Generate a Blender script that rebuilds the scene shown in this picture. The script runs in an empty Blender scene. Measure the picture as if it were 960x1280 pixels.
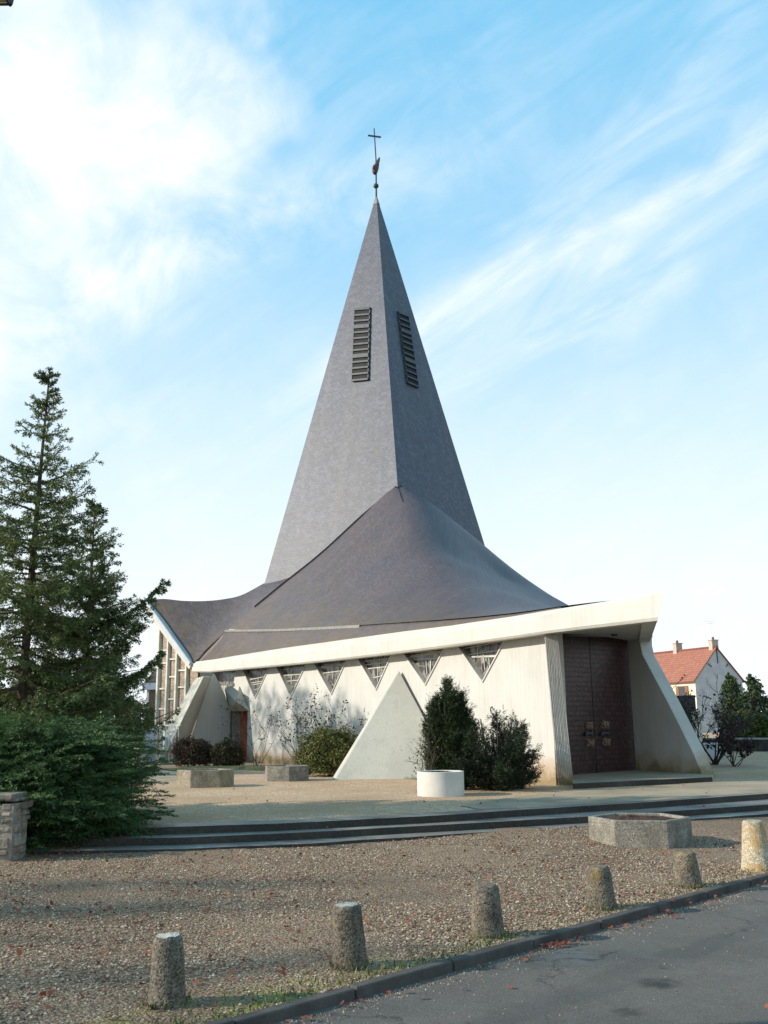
import bpy, bmesh, math, random
import numpy as np
from mathutils import Vector, Matrix
random.seed(7)
rng = np.random.default_rng(11)
S = bpy.context.scene
COL = S.collection
R = math.radians

# ------------------------------------------------------------------ camera
FOC, PITCH, ROLL, EYE = 1200.0, R(12.4), 0.012, 1.75
cr = np.array([math.cos(ROLL), 0, -math.sin(ROLL)])
cf = np.array([0, math.cos(PITCH), math.sin(PITCH)])
cr = cr - cf * cr.dot(cf); cr /= np.linalg.norm(cr)
cu = np.cross(cr, cf)
CO = np.array([0, 0, EYE])
cam = bpy.data.cameras.new('camera'); cam_o = bpy.data.objects.new('camera', cam); COL.objects.link(cam_o)
m = Matrix.Identity(4)
for i in range(3):
    m[i][0] = cr[i]; m[i][1] = cu[i]; m[i][2] = -cf[i]; m[i][3] = CO[i]
cam_o.matrix_world = m
cam.sensor_fit = 'VERTICAL'; cam.sensor_height = 24.0; cam.lens = 24.0 * FOC / 1280.0
cam.clip_end = 3000; cam.clip_start = 0.05
S.camera = cam_o

def ray(x, y):
    d = cf + cr * (x - 480) / FOC + cu * (640 - y) / FOC
    return d / d[1]
def atz(x, y, z):
    d = ray(x, y); return CO + d * (z - EYE) / d[2]
def aty(x, y, Y): return CO + ray(x, y) * Y
def onv(x, y, A, B):
    """point of the line of sight on the vertical plane through plan points A and B"""
    d = ray(x, y); n = np.array([B[1] - A[1], -(B[0] - A[0]), 0.0])
    t = n.dot(np.array([A[0], A[1], 0]) - CO) / n.dot(d); return CO + d * t
def onp(x, y, P, n):
    d = ray(x, y); t = n.dot(P - CO) / n.dot(d); return CO + d * t
def unit(v): v = np.array(v, float); return v / np.linalg.norm(v)
def lerp(a, b, t): return np.array(a) * (1 - t) + np.array(b) * t
def sstep(a, b, x):
    t = np.clip((x - a) / (b - a), 0, 1); return t * t * (3 - 2 * t)

# ------------------------------------------------------------------ node helpers
class NT:
    def __init__(s, name):
        s.m = bpy.data.materials.new(name); s.m.use_nodes = True
        s.t = s.m.node_tree; s.n = s.t.nodes; s.l = s.t.links
        s.b = s.n['Principled BSDF']; s.b.inputs['Roughness'].default_value = 0.85
        s.b.inputs['Specular IOR Level'].default_value = 0.3
        s.pos = s.n.new('ShaderNodeNewGeometry').outputs['Position']
    def set(s, sock, v):
        if hasattr(v, 'is_output') or hasattr(v, 'links'): s.l.new(v, sock)
        else: sock.default_value = v
    def objco(s): return s.n.new('ShaderNodeTexCoord').outputs['Object']
    def uv(s): return s.n.new('ShaderNodeTexCoord').outputs['UV']
    def vmath(s, op, a, b):
        n = s.n.new('ShaderNodeVectorMath'); n.operation = op
        s.set(n.inputs[0], a); s.set(n.inputs[1], b)
        return n.outputs['Value'] if op in ('DOT_PRODUCT', 'DISTANCE', 'LENGTH') else n.outputs['Vector']
    def noise(s, scale, detail=4, rough=0.55, co=None, stretch=None, dist=0.0, col=False):
        c = co if co is not None else s.pos
        if stretch: c = s.vmath('MULTIPLY', c, stretch)
        n = s.n.new('ShaderNodeTexNoise'); s.l.new(c, n.inputs['Vector'])
        n.inputs['Scale'].default_value = scale; n.inputs['Detail'].default_value = detail
        n.inputs['Roughness'].default_value = rough; n.inputs['Distortion'].default_value = dist
        return n.outputs['Color' if col else 'Fac']
    def voro(s, scale, out='Color', feature='F1', co=None, stretch=None, metric='EUCLIDEAN', rnd=1.0):
        c = co if co is not None else s.pos
        if stretch: c = s.vmath('MULTIPLY', c, stretch)
        n = s.n.new('ShaderNodeTexVoronoi'); n.feature = feature; n.distance = metric
        n.inputs['Randomness'].default_value = rnd
        s.l.new(c, n.inputs['Vector']); n.inputs['Scale'].default_value = scale
        return n.outputs[out]
    def ramp(s, v, stops, interp='LINEAR'):
        n = s.n.new('ShaderNodeValToRGB'); s.l.new(v, n.inputs[0]); e = n.color_ramp; e.interpolation = interp
        while len(e.elements) < len(stops): e.elements.new(0.5)
        for el, (p, c) in zip(e.elements, stops):
            el.position = p
            el.color = (c, c, c, 1) if isinstance(c, (int, float)) else (*c[:3], 1)
        return n.outputs['Color']
    def mix(s, f, a, b, blend='MIX'):
        n = s.n.new('ShaderNodeMix'); n.data_type = 'RGBA'; n.blend_type = blend
        fix = lambda v: (*v, 1) if isinstance(v, tuple) and len(v) == 3 else v
        s.set(n.inputs[0], f); s.set(n.inputs[6], fix(a)); s.set(n.inputs[7], fix(b)); return n.outputs[2]
    def math(s, op, a, b=0.0, c=0.0, clamp=False):
        n = s.n.new('ShaderNodeMath'); n.operation = op; n.use_clamp = clamp
        s.set(n.inputs[0], a); s.set(n.inputs[1], b)
        if op in ('MULTIPLY_ADD',): s.set(n.inputs[2], c)
        return n.outputs[0]
    def sep(s, v):
        n = s.n.new('ShaderNodeSeparateXYZ'); s.l.new(v, n.inputs[0]); return n.outputs
    def rnd(s): return s.n.new('ShaderNodeObjectInfo').outputs['Random']
    def bump(s, h, strength=0.5, dist=0.02, prev=None):
        n = s.n.new('ShaderNodeBump'); n.inputs['Strength'].default_value = strength; n.inputs['Distance'].default_value = dist
        s.l.new(h, n.inputs['Height'])
        if prev is not None: s.l.new(prev, n.inputs['Normal'])
        s.l.new(n.outputs[0], s.b.inputs['Normal']); return n.outputs[0]
    def out(s, col, rough=None, **k):
        s.set(s.b.inputs['Base Color'], (*col, 1) if isinstance(col, tuple) else col)
        if rough is not None: s.set(s.b.inputs['Roughness'], rough)
        for a, v in k.items(): s.set(s.b.inputs[a.replace('_', ' ')], v)
        return s.m

def plain(name, col, rough=0.7, var=0.25, scale=6.0, bump=0.0, **k):
    t = NT(name); n = t.noise(scale, 5)
    c2 = tuple(c * (1 - var) for c in col); c1 = tuple(min(1, c * (1 + var)) for c in col)
    if bump: t.bump(t.noise(scale * 8, 3), 0.4, bump)
    return t.out(t.ramp(n, [(0.3, c2), (0.7, c1)]), rough, **k)

M = {}
def concrete(name, base, board=0.5, stain=True, grime=0.5, zb=0.3):
    t = NT(name)
    boards = t.noise(1.0, 3, 0.6, stretch=(26, 26, 0.7))
    big = t.noise(0.9, 5, 0.6)
    streak = t.noise(1.0, 4, 0.6, stretch=(5, 5, 0.35))
    fine = t.noise(40, 3)
    dk = tuple(c * 0.74 for c in base)
    c = t.mix(t.ramp(boards, [(0.35, 0.0), (0.7, 1.0)]), tuple(x * 0.87 for x in base), base)
    c = t.mix(t.ramp(big, [(0.42, 0.0), (0.75, 0.55 * grime * 2)]), c, dk)
    c = t.mix(t.ramp(streak, [(0.55, 0.0), (0.8, 0.6 * grime)]), c, tuple(x * 0.6 for x in (base[0], base[1], base[2] * 0.96)))
    c = t.mix(t.ramp(fine, [(0.3, 0.0), (0.8, 0.18)]), c, dk)
    if stain:
        z = t.sep(t.pos)[2]
        w = t.math('ADD', z, t.math('MULTIPLY', t.noise(1.6, 4), -0.9))
        f = t.ramp(t.math('MULTIPLY_ADD', w, 0.8, 0.25 - zb * 0.8), [(0.02, 0.85), (0.42, 0.0)])
        c = t.mix(f, c, (0.36, 0.22, 0.10))
        f2 = t.ramp(t.math('MULTIPLY_ADD', w, 0.8, 0.0), [(0.02, 0.5), (0.14, 0.0)])
        c = t.mix(f2, c, (0.10, 0.11, 0.06))
    b = t.bump(boards, board, 0.02)
    t.bump(fine, 0.25, 0.006, b)
    return t.out(c, 0.9)
M['concrete'] = concrete('board_marked_concrete', (0.545, 0.537, 0.50), 0.8, grime=0.65)
M['beam'] = concrete('edge_beam_concrete', (0.575, 0.56, 0.515), 0.12, False, 0.7)
M['buttress'] = concrete('buttress_concrete', (0.53, 0.50, 0.42), 0.3, False, 0.9)
M['fin'] = concrete('porch_concrete', (0.54, 0.515, 0.46), 0.6, True, 0.7)
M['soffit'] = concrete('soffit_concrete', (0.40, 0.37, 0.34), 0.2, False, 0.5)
M['whiteplanter'] = plain('white_planter_concrete', (0.55, 0.53, 0.48), 0.85, 0.12, 2.2, 0.002)

def slate(name, c0, c1, moss, course=0.135, wear=0.5, mossy=False):
    t = NT(name); uv = t.uv()
    n = t.n.new('ShaderNodeTexBrick'); t.l.new(uv, n.inputs['Vector'])
    n.inputs['Scale'].default_value = 1.0; n.inputs['Brick Width'].default_value = 0.24; n.inputs['Row Height'].default_value = course
    n.inputs['Mortar Size'].default_value = 0.014; n.inputs['Mortar Smooth'].default_value = 0.2
    n.inputs['Color1'].default_value = (*c0, 1); n.inputs['Color2'].default_value = (*c1, 1)
    n.inputs['Mortar'].default_value = (*(x * 0.50 for x in c0), 1); n.inputs['Bias'].default_value = 0.0
    c = n.outputs['Color']
    big = t.noise(0.35, 5, 0.6); mid = t.noise(1.8, 4, 0.65)
    c = t.mix(t.ramp(big, [(0.35, 0.0), (0.7, 0.6)]), c, moss, 'MIX')
    c = t.mix(t.ramp(mid, [(0.3, 0.35), (0.7, 0.0)]), c, tuple(x * 0.7 for x in c0))
    lich = t.voro(3.5, 'Distance'); lich2 = t.noise(9, 2)
    f = t.math('MULTIPLY', t.ramp(lich, [(0.03, 1.0), (0.09, 0.0)]), t.ramp(lich2, [(0.55, 0.0), (0.62, 0.8)]))
    c = t.mix(f, c, (0.38, 0.38, 0.36))
    # run-off streaks following the slope (v of the uv map)
    st = t.noise(1.0, 4, 0.6, co=uv, stretch=(1.7, 0.09, 1))
    c = t.mix(t.ramp(st, [(0.45, 0.0), (0.8, wear)]), c, tuple(min(1, x * 1.5) for x in moss))
    row = t.n.new('ShaderNodeMath'); row.operation = 'FRACT'
    t.l.new(t.math('MULTIPLY', t.sep(uv)[1], 1.0 / course), row.inputs[0])
    if mossy:
        fm = t.ramp(t.math('MULTIPLY', t.sep(uv)[1], 0.16), [(0.0, 0.9), (0.32, 0.4), (0.8, 0.0)])
        fm = t.math('MULTIPLY', fm, t.ramp(t.noise(1.3, 6, 0.7), [(0.35, 0.15), (0.62, 1.0)]))
        c = t.mix(t.math('MULTIPLY', fm, 0.8), c, (0.140, 0.098, 0.042))
    c = t.mix(t.ramp(t.sep(t.voro(7.0, 'Color', co=uv, stretch=(0.8, 1.25, 1)))[0], [(0.0, 0.34), (0.5, 0.0)]), c, tuple(x * 0.62 for x in c0))
    c = t.mix(t.ramp(t.sep(t.voro(6.0, 'Color', co=uv, stretch=(0.8, 1.25, 1)))[1], [(0.55, 0.0), (1.0, 0.30)]), c, tuple(x * 1.5 for x in c1))
    t.bump(t.math('ADD', t.noise(5, 3), t.math('MULTIPLY', t.noise(0.9, 3), 2.0)), 0.25, 0.02)
    return t.out(c, 0.5, Specular_IOR_Level=0.28)
M['slate_spire'] = slate('spire_slate', (0.076, 0.088, 0.122), (0.106, 0.120, 0.156), (0.096, 0.091, 0.094))
M['slate_roof'] = slate('roof_slate', (0.076, 0.069, 0.084), (0.100, 0.088, 0.100), (0.112, 0.080, 0.066), wear=0.3, mossy=True)
M['lead'] = plain('lead_flashing', (0.22, 0.215, 0.20), 0.55, 0.2, 5)
M['zinc'] = plain('pale_zinc', (0.42, 0.46, 0.49), 0.5, 0.15, 4)
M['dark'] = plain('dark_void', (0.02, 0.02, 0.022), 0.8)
M['louvreslat'] = plain('louvre_slate', (0.055, 0.064, 0.072), 0.5, 0.3, 7)
M['iron'] = plain('dark_iron', (0.05, 0.055, 0.06), 0.5, 0.3)
M['rooster'] = plain('weathered_copper', (0.085, 0.055, 0.042), 0.5, 0.5, 9)

t = NT('lead_glass')
e = t.voro(5.5, 'Distance', 'DISTANCE_TO_EDGE', stretch=(1, 1, 0.7)); cc = t.voro(5.5, 'Color', stretch=(1, 1, 0.7))
gl = t.ramp(t.sep(cc)[0], [(0.0, (0.03, 0.028, 0.032)), (0.5, (0.055, 0.052, 0.052)), (0.7, (0.10, 0.093, 0.085)), (1.0, (0.26, 0.245, 0.215))])
M['glass'] = t.out(t.mix(t.ramp(e, [(0.03, 1.0), (0.045, 0.0)]), gl, (0.24, 0.235, 0.215)), 0.22, Specular_IOR_Level=0.5)

t = NT('pierced_panel')
v1 = t.voro(9, 'Distance', 'DISTANCE_TO_EDGE', stretch=(1, 1, 1.4)); vc = t.voro(9, 'Color', stretch=(1, 1, 1.4))
M['panel'] = t.out(t.mix(t.ramp(v1, [(0.04, 1.0), (0.09, 0.0)]), t.ramp(t.sep(vc)[1], [(0, (0.24, 0.18, 0.13)), (1, (0.42, 0.35, 0.28))]), (0.17, 0.13, 0.10)), 0.8)
M['post'] = plain('pale_post', (0.50, 0.50, 0.44), 0.8, 0.15, 3)

t = NT('cast_door')
co = t.uv()
b1 = t.n.new('ShaderNodeTexBrick'); t.l.new(co, b1.inputs['Vector']); b1.offset = 0.0
b1.inputs['Scale'].default_value = 1.0; b1.inputs['Brick Width'].default_value = 0.125; b1.inputs['Row Height'].default_value = 0.125; b1.inputs['Mortar Size'].default_value = 0.012
b1.inputs['Color1'].default_value = (0.060, 0.025, 0.022, 1); b1.inputs['Color2'].default_value = (0.105, 0.044, 0.038, 1); b1.inputs['Mortar'].default_value = (0.030, 0.015, 0.017, 1)
vv = t.voro(8, 'Distance', metric='CHEBYCHEV', co=co, rnd=0.6)
cdoor = t.mix(t.ramp(vv, [(0.25, 0.0), (0.6, 0.6)]), b1.outputs['Color'], (0.018, 0.010, 0.012))
t.bump(t.math('ADD', t.math('MULTIPLY', b1.outputs['Fac'], -1.0), t.math('MULTIPLY', vv, -0.8)), 0.6, 0.02)
M['door'] = t.out(cdoor, 0.42, Specular_IOR_Level=0.5)
M['bronze'] = plain('worn_bronze', (0.17, 0.115, 0.075), 0.5, 0.7, 18, 0.01)
M['reddoor'] = plain('red_painted_door', (0.36, 0.060, 0.03), 0.5, 0.15, 4)
M['jamb'] = plain('grey_jamb', (0.20, 0.19, 0.17), 0.8, 0.2, 4)

KD = unit((0.705, 0.709, 0)); KN = np.array([-KD[1], KD[0], 0])        # kerb direction, and towards the church
t = NT('loose_gravel')
sh = t.vmath('MULTIPLY', t.pos, (1, 1, 1))
vc = t.voro(42, 'Color'); vd = t.voro(42, 'Distance'); vc2 = t.voro(95, 'Color'); vd2 = t.voro(95, 'Distance')
r1 = t.sep(vc)[0]
g = t.ramp(r1, [(0.0, (0.075, 0.043, 0.026)), (0.3, (0.185, 0.118, 0.072)), (0.6, (0.28, 0.190, 0.120)), (0.85, (0.39, 0.285, 0.19)), (1.0, (0.58, 0.47, 0.35))])
g2 = t.ramp(t.sep(vc2)[0], [(0.0, (0.10, 0.062, 0.038)), (0.5, (0.22, 0.148, 0.092)), (1.0, (0.40, 0.295, 0.20))])
g = t.mix(t.ramp(vd, [(0.35, 0.0), (0.6, 1.0)]), g, g2)
lowf = t.noise(0.5, 5, 0.6)
g = t.mix(t.ramp(lowf, [(0.35, 0.5), (0.65, 0.0)]), g, (0.13, 0.083, 0.050))
kd = t.math('SUBTRACT', t.vmath('DOT_PRODUCT', t.pos, tuple(KN)), float(np.dot(KN, atz(480, 1232, 0.0))))
mo = t.math('MULTIPLY', t.ramp(t.math('MULTIPLY', kd, 0.5), [(0.0, 1.0), (0.2, 0.8), (0.42, 0.0)]), t.ramp(t.noise(2.0, 5, 0.7), [(0.44, 0.0), (0.54, 1.0)]))
al = t.ramp(t.math('MULTIPLY_ADD', t.vmath('DOT_PRODUCT', t.pos, tuple(KD)), 0.16, 0.0), [(0.55, 1.0), (0.95, 0.12)])
mo = t.math('MULTIPLY', mo, al)
mo = t.math('MULTIPLY', mo, t.ramp(t.noise(22, 3), [(0.3, 0.4), (0.55, 1.0)]))
g = t.mix(t.math('MULTIPLY', mo, 0.92), g, (0.20, 0.235, 0.020))
hh = t.math('ADD', t.math('MULTIPLY', vd, -1.0), t.math('MULTIPLY', vd2, -0.35))
t.bump(hh, 1.0, 0.018)
M['gravel'] = t.out(g, 0.9)

t = NT('terrace_gravel')
vc = t.voro(48, 'Color'); vd = t.voro(48, 'Distance')
g = t.ramp(t.sep(vc)[0], [(0.0, (0.24, 0.148, 0.082)), (0.4, (0.45, 0.300, 0.178)), (0.8, (0.60, 0.42, 0.268)), (1.0, (0.72, 0.57, 0.41))])
lf = t.noise(0.45, 5, 0.6)
g = t.mix(t.ramp(lf, [(0.38, 0.6), (0.62, 0.0)]), g, (0.32, 0.205, 0.118))
g = t.mix(t.ramp(t.noise(0.23, 4, 0.6), [(0.5, 0.0), (0.7, 0.4)]), g, (0.34, 0.27, 0.18))
t.bump(t.math('MULTIPLY', vd, -1.0), 0.9, 0.015)
M['terrace'] = t.out(g, 0.9)

t = NT('bed_soil')
n = t.noise(3.0, 6, 0.7)
g = t.ramp(n, [(0.3, (0.10, 0.085, 0.04)), (0.5, (0.17, 0.15, 0.07)), (0.7, (0.24, 0.20, 0.12))])
t.bump(t.noise(30, 4), 0.8, 0.03)
M['soil'] = t.out(g, 0.95)

t = NT('path_concrete')
n = t.noise(0.9, 6, 0.65); f = t.noise(25, 4)
g = t.ramp(n, [(0.3, (0.22, 0.17, 0.115)), (0.55, (0.34, 0.27, 0.185)), (0.75, (0.42, 0.335, 0.235))])
g = t.mix(t.ramp(f, [(0.4, 0.0), (0.75, 0.4)]), g, (0.20, 0.17, 0.13))
t.bump(f, 0.5, 0.01)
M['path'] = t.out(g, 0.8)

t = NT('step_concrete')
n = t.noise(1.4, 6, 0.65); f = t.noise(20, 4)
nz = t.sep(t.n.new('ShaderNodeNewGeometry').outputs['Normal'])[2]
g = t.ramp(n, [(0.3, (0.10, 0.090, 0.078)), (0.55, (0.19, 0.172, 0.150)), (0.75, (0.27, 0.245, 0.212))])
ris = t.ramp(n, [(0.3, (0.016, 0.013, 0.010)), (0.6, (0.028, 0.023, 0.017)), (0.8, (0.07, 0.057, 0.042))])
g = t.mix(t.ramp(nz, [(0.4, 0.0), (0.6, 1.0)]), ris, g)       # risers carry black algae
g = t.mix(t.ramp(f, [(0.45, 0.0), (0.75, 0.4)]), g, (0.08, 0.07, 0.055))
t.bump(f, 0.5, 0.012)
M['step'] = t.out(g, t.ramp(t.noise(0.8, 4), [(0.35, 0.38), (0.65, 0.75)]), Specular_IOR_Level=0.45)

t = NT('asphalt')
n = t.noise(0.6, 6, 0.6, stretch=(1, 1, 1)); f = t.noise(120, 3, 0.7); vs = t.voro(150, 'Color')
g = t.ramp(n, [(0.3, (0.092, 0.082, 0.070)), (0.6, (0.128, 0.115, 0.098)), (0.8, (0.160, 0.145, 0.124))])
g = t.mix(t.ramp(t.sep(vs)[0], [(0.75, 0.0), (1.0, 0.55)]), g, (0.24, 0.235, 0.225))
g = t.mix(t.ramp(t.sep(vs)[1], [(0.8, 0.0), (1.0, 0.5)]), g, (0.04, 0.04, 0.042))
P1 = atz(822, 1229, -0.05); P2 = atz(783, 1264, -0.05); P3_ = atz(715, 1196, -0.05)
wob = t.vmath('ADD', t.pos, t.vmath('MULTIPLY', t.noise(7, 4, col=True), (0.28, 0.28, 0)))
def blot(c, r, g, col, k):
    d = t.vmath('DISTANCE', t.vmath('MULTIPLY', wob, (1, 1, 0)), (c[0] + 0.14, c[1] + 0.14, 0))
    return t.mix(t.ramp(d, [(r * 0.45, k), (r, 0.0)]), g, col)
g = blot(P1, 0.17, g, (0.03, 0.03, 0.03), 0.85)
g = blot(P2, 0.12, g, (0.04, 0.04, 0.038), 0.7)
g = blot(P3_, 0.30, g, (0.2, 0.2, 0.19), 0.35)
seam = t.math('ABSOLUTE', t.math('ADD', t.math('SUBTRACT', t.vmath('DOT_PRODUCT', t.pos, tuple(KN)), float(np.dot(KN, atz(760, 1215, -.05)))), t.math('MULTIPLY', t.noise(1.2, 3), 0.3)))
g = t.mix(t.ramp(seam, [(0.13, 0.3), (0.2, 0.0)]), g, (0.06, 0.06, 0.06))
ck = t.voro(0.55, 'Distance', 'DISTANCE_TO_EDGE', co=t.vmath('ADD', t.pos, t.vmath('MULTIPLY', t.noise(2.2, 6, 0.65, col=True), (0.9, 0.9, 0))))
ckm = t.math('MULTIPLY', t.ramp(ck, [(0.0, 1.0), (0.012, 0.0)]), t.ramp(t.noise(0.7, 3), [(0.46, 0.0), (0.56, 0.8)]))
g = t.mix(ckm, g, (0.028, 0.027, 0.026))
g = t.mix(t.ramp(t.noise(3.5, 5, 0.7), [(0.5, 0.0), (0.75, 0.35)]), g, (0.19, 0.175, 0.15))
t.bump(t.math('ADD', t.math('MULTIPLY', f, 0.9), t.math('MULTIPLY', n, 1.5)), 0.9, 0.012)
M['asphalt'] = t.out(g, 0.85, Specular_IOR_Level=0.25)

t = NT('kerb_stone')
n = t.noise(3, 5, 0.6); f = t.noise(45, 3)
g = t.mix(t.ramp(f, [(0.4, 0), (0.7, 0.5)]), t.ramp(n, [(0.3, (0.042, 0.036, 0.031)), (0.7, (0.115, 0.10, 0.087))]), (0.06, 0.055, 0.05))
t.bump(f, 0.5, 0.01); M['kerb'] = t.out(g, 0.85)

def aggregate(name, base, dark, lich, amt, lo=0.5, zs=None):
    t = NT(name); o = t.objco(); r = t.rnd()
    of = t.n.new('ShaderNodeCombineXYZ'); t.l.new(t.math('MULTIPLY', r, 37.0), of.inputs[0]); t.l.new(t.math('MULTIPLY', r, 11.0), of.inputs[1])
    o = t.vmath('ADD', o, of.outputs[0])
    v = t.voro(88, 'Color', co=o); vd = t.voro(88, 'Distance', co=o)
    g = t.ramp(t.sep(v)[0], [(0, dark), (0.45, base), (0.85, tuple(x * 1.3 for x in base)), (1, tuple(min(1, x * 1.9) for x in base))])
    n = t.noise(4.0, 5, 0.6, co=o)
    g = t.mix(t.ramp(n, [(0.38, 0.5), (0.62, 0.0)]), g, tuple(x * 0.7 for x in dark))
    l = t.noise(9.0, 4, 0.6, co=o); l2 = t.noise(2.6, 3, co=o)
    f = t.math('MULTIPLY', t.ramp(l, [(0.45, 0.0), (0.6, amt)]), t.ramp(l2, [(lo, 0.0), (lo + 0.12, 1.0)]))
    g = t.mix(f, g, lich)
    t.bump(t.math('ADD', t.math('MULTIPLY', vd, -1.0), n), 0.45, 0.007)
    return t.out(g, 0.9)
M['bollard'] = aggregate('exposed_aggregate', (0.155, 0.134, 0.102), (0.040, 0.034, 0.026), (0.38, 0.24, 0.05), 0.7, 0.52)
M['bollardtop'] = aggregate('pale_topped_aggregate', (0.33, 0.31, 0.26), (0.2, 0.18, 0.15), (0.55, 0.53, 0.47), 0.8, 0.4)  # paler mix for the bollard tops
M['bollardgold'] = aggregate('orange_lichen_aggregate', (0.44, 0.38, 0.27), (0.24, 0.2, 0.14), (0.46, 0.25, 0.06), 0.75, 0.46)
M['trough'] = aggregate('trough_concrete', (0.27, 0.235, 0.175), (0.13, 0.11, 0.08), (0.35, 0.30, 0.16), 0.5, 0.5)
M['hextrough'] = aggregate('grey_trough_concrete', (0.24, 0.222, 0.185), (0.11, 0.10, 0.08), (0.10, 0.10, 0.09), 0.6, 0.5)
M['peat'] = plain('dark_peat', (0.055, 0.030, 0.020), 0.95, 0.6, 25, 0.03)

def leafmat(name, c0, c1, c2, rough=0.55, trans=0.12, scale=1.2):
    t = NT(name); isl = t.n.new('ShaderNodeNewGeometry').outputs['Random Per Island']
    n = t.noise(scale, 3)
    f = t.math('ADD', t.math('MULTIPLY', isl, 0.5), t.math('MULTIPLY', n, 0.55))
    c = t.ramp(f, [(0.22, c0), (0.5, c1), (0.85, c2)])
    m_ = t.out(c, rough, Specular_IOR_Level=0.25)
    tr = t.n.new('ShaderNodeBsdfTranslucent'); t.l.new(c, tr.inputs['Color'])
    mx = t.n.new('ShaderNodeMixShader'); mx.inputs[0].default_value = trans
    t.l.new(t.b.outputs[0], mx.inputs[1]); t.l.new(tr.outputs[0], mx.inputs[2])
    t.l.new(mx.outputs[0], t.n['Material Output'].inputs['Surface'])
    return m_
M['spruce'] = leafmat('spruce_needles', (0.036, 0.060, 0.026), (0.094, 0.132, 0.044), (0.21, 0.23, 0.06), trans=0.2)
M['juniper'] = leafmat('juniper_sprays', (0.026, 0.056, 0.024), (0.062, 0.118, 0.044), (0.135, 0.22, 0.066), trans=0.22, scale=2.5)
M['yew'] = leafmat('yew_needles', (0.014, 0.026, 0.012), (0.028, 0.046, 0.016), (0.060, 0.080, 0.026))
M['yewdark'] = leafmat('dark_yew_needles', (0.012, 0.020, 0.011), (0.022, 0.034, 0.016), (0.045, 0.060, 0.026))
M['box'] = leafmat('privet_leaves', (0.04, 0.055, 0.014), (0.09, 0.10, 0.025), (0.16, 0.15, 0.04), scale=3)
M['russet'] = leafmat('russet_leaves', (0.028, 0.020, 0.012), (0.055, 0.038, 0.020), (0.10, 0.05, 0.026), scale=3)
M['mixed'] = leafmat('russet_green_leaves', (0.025, 0.024, 0.012), (0.05, 0.046, 0.020), (0.10, 0.075, 0.03), scale=3)
M['hedge'] = leafmat('hedge_leaves', (0.06, 0.085, 0.02), (0.11, 0.14, 0.035), (0.18, 0.20, 0.06))
M['tree'] = leafmat('tree_leaves', (0.02, 0.035, 0.014), (0.035, 0.06, 0.022), (0.065, 0.09, 0.03))
M['rose'] = leafmat('rose_leaves', (0.03, 0.04, 0.018), (0.05, 0.06, 0.028), (0.09, 0.08, 0.04))
M['darkleaf'] = leafmat('withered_leaves', (0.018, 0.012, 0.012), (0.035, 0.018, 0.016), (0.07, 0.03, 0.022))
M['fallen'] = leafmat('fallen_leaves', (0.10, 0.026, 0.016), (0.22, 0.058, 0.030), (0.30, 0.11, 0.05), 0.7, scale=4)
M['bark'] = plain('conifer_bark', (0.085, 0.06, 0.045), 0.95, 0.4, 14, 0.02)
M['twig'] = plain('twig_bark', (0.10, 0.075, 0.055), 0.9, 0.3, 14)
M['darktwig'] = plain('dark_twig_bark', (0.05, 0.035, 0.032), 0.9, 0.3, 14)
t = NT('pebbles'); isl = t.n.new('ShaderNodeNewGeometry').outputs['Random Per Island']
M['pebble'] = t.out(t.ramp(isl, [(0.0, (0.07, 0.042, 0.027)), (0.3, (0.17, 0.110, 0.068)), (0.6, (0.27, 0.185, 0.118)), (0.85, (0.37, 0.275, 0.185)), (1.0, (0.55, 0.45, 0.34))]), 0.85)
t = NT('rubble_stone'); isl = t.n.new('ShaderNodeNewGeometry').outputs['Random Per Island']
g = t.ramp(isl, [(0, (0.20, 0.17, 0.13)), (0.6, (0.33, 0.29, 0.23)), (0.8, (0.36, 0.30, 0.24)), (1, (0.36, 0.17, 0.11))])
g = t.mix(t.ramp(t.noise(9, 5), [(0.4, 0.6), (0.65, 0.0)]), g, (0.10, 0.09, 0.07)); t.bump(t.noise(30, 4), 0.7, 0.02)
M['rubble'] = t.out(g, 0.9)
M['mortar'] = plain('lime_mortar', (0.26, 0.23, 0.19), 0.95, 0.3, 12, 0.02)

# ------------------------------------------------------------------ mesh helpers
def tag(o, label=None, cat=None, group=None, kind=None):
    if label: o['label'] = label
    if cat: o['category'] = cat
    if group: o['group'] = group
    if kind: o['kind'] = kind
    return o
def empty(name, loc, label, cat, group=None):
    o = bpy.data.objects.new(name, None); COL.objects.link(o); o.location = tuple(loc); o['base'] = tuple(float(v) for v in loc)
    o.empty_display_size = 0.3
    return tag(o, label, cat, group)
def root_loc(o):
    while o.parent: o = o.parent
    return np.array(o.location)

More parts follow.
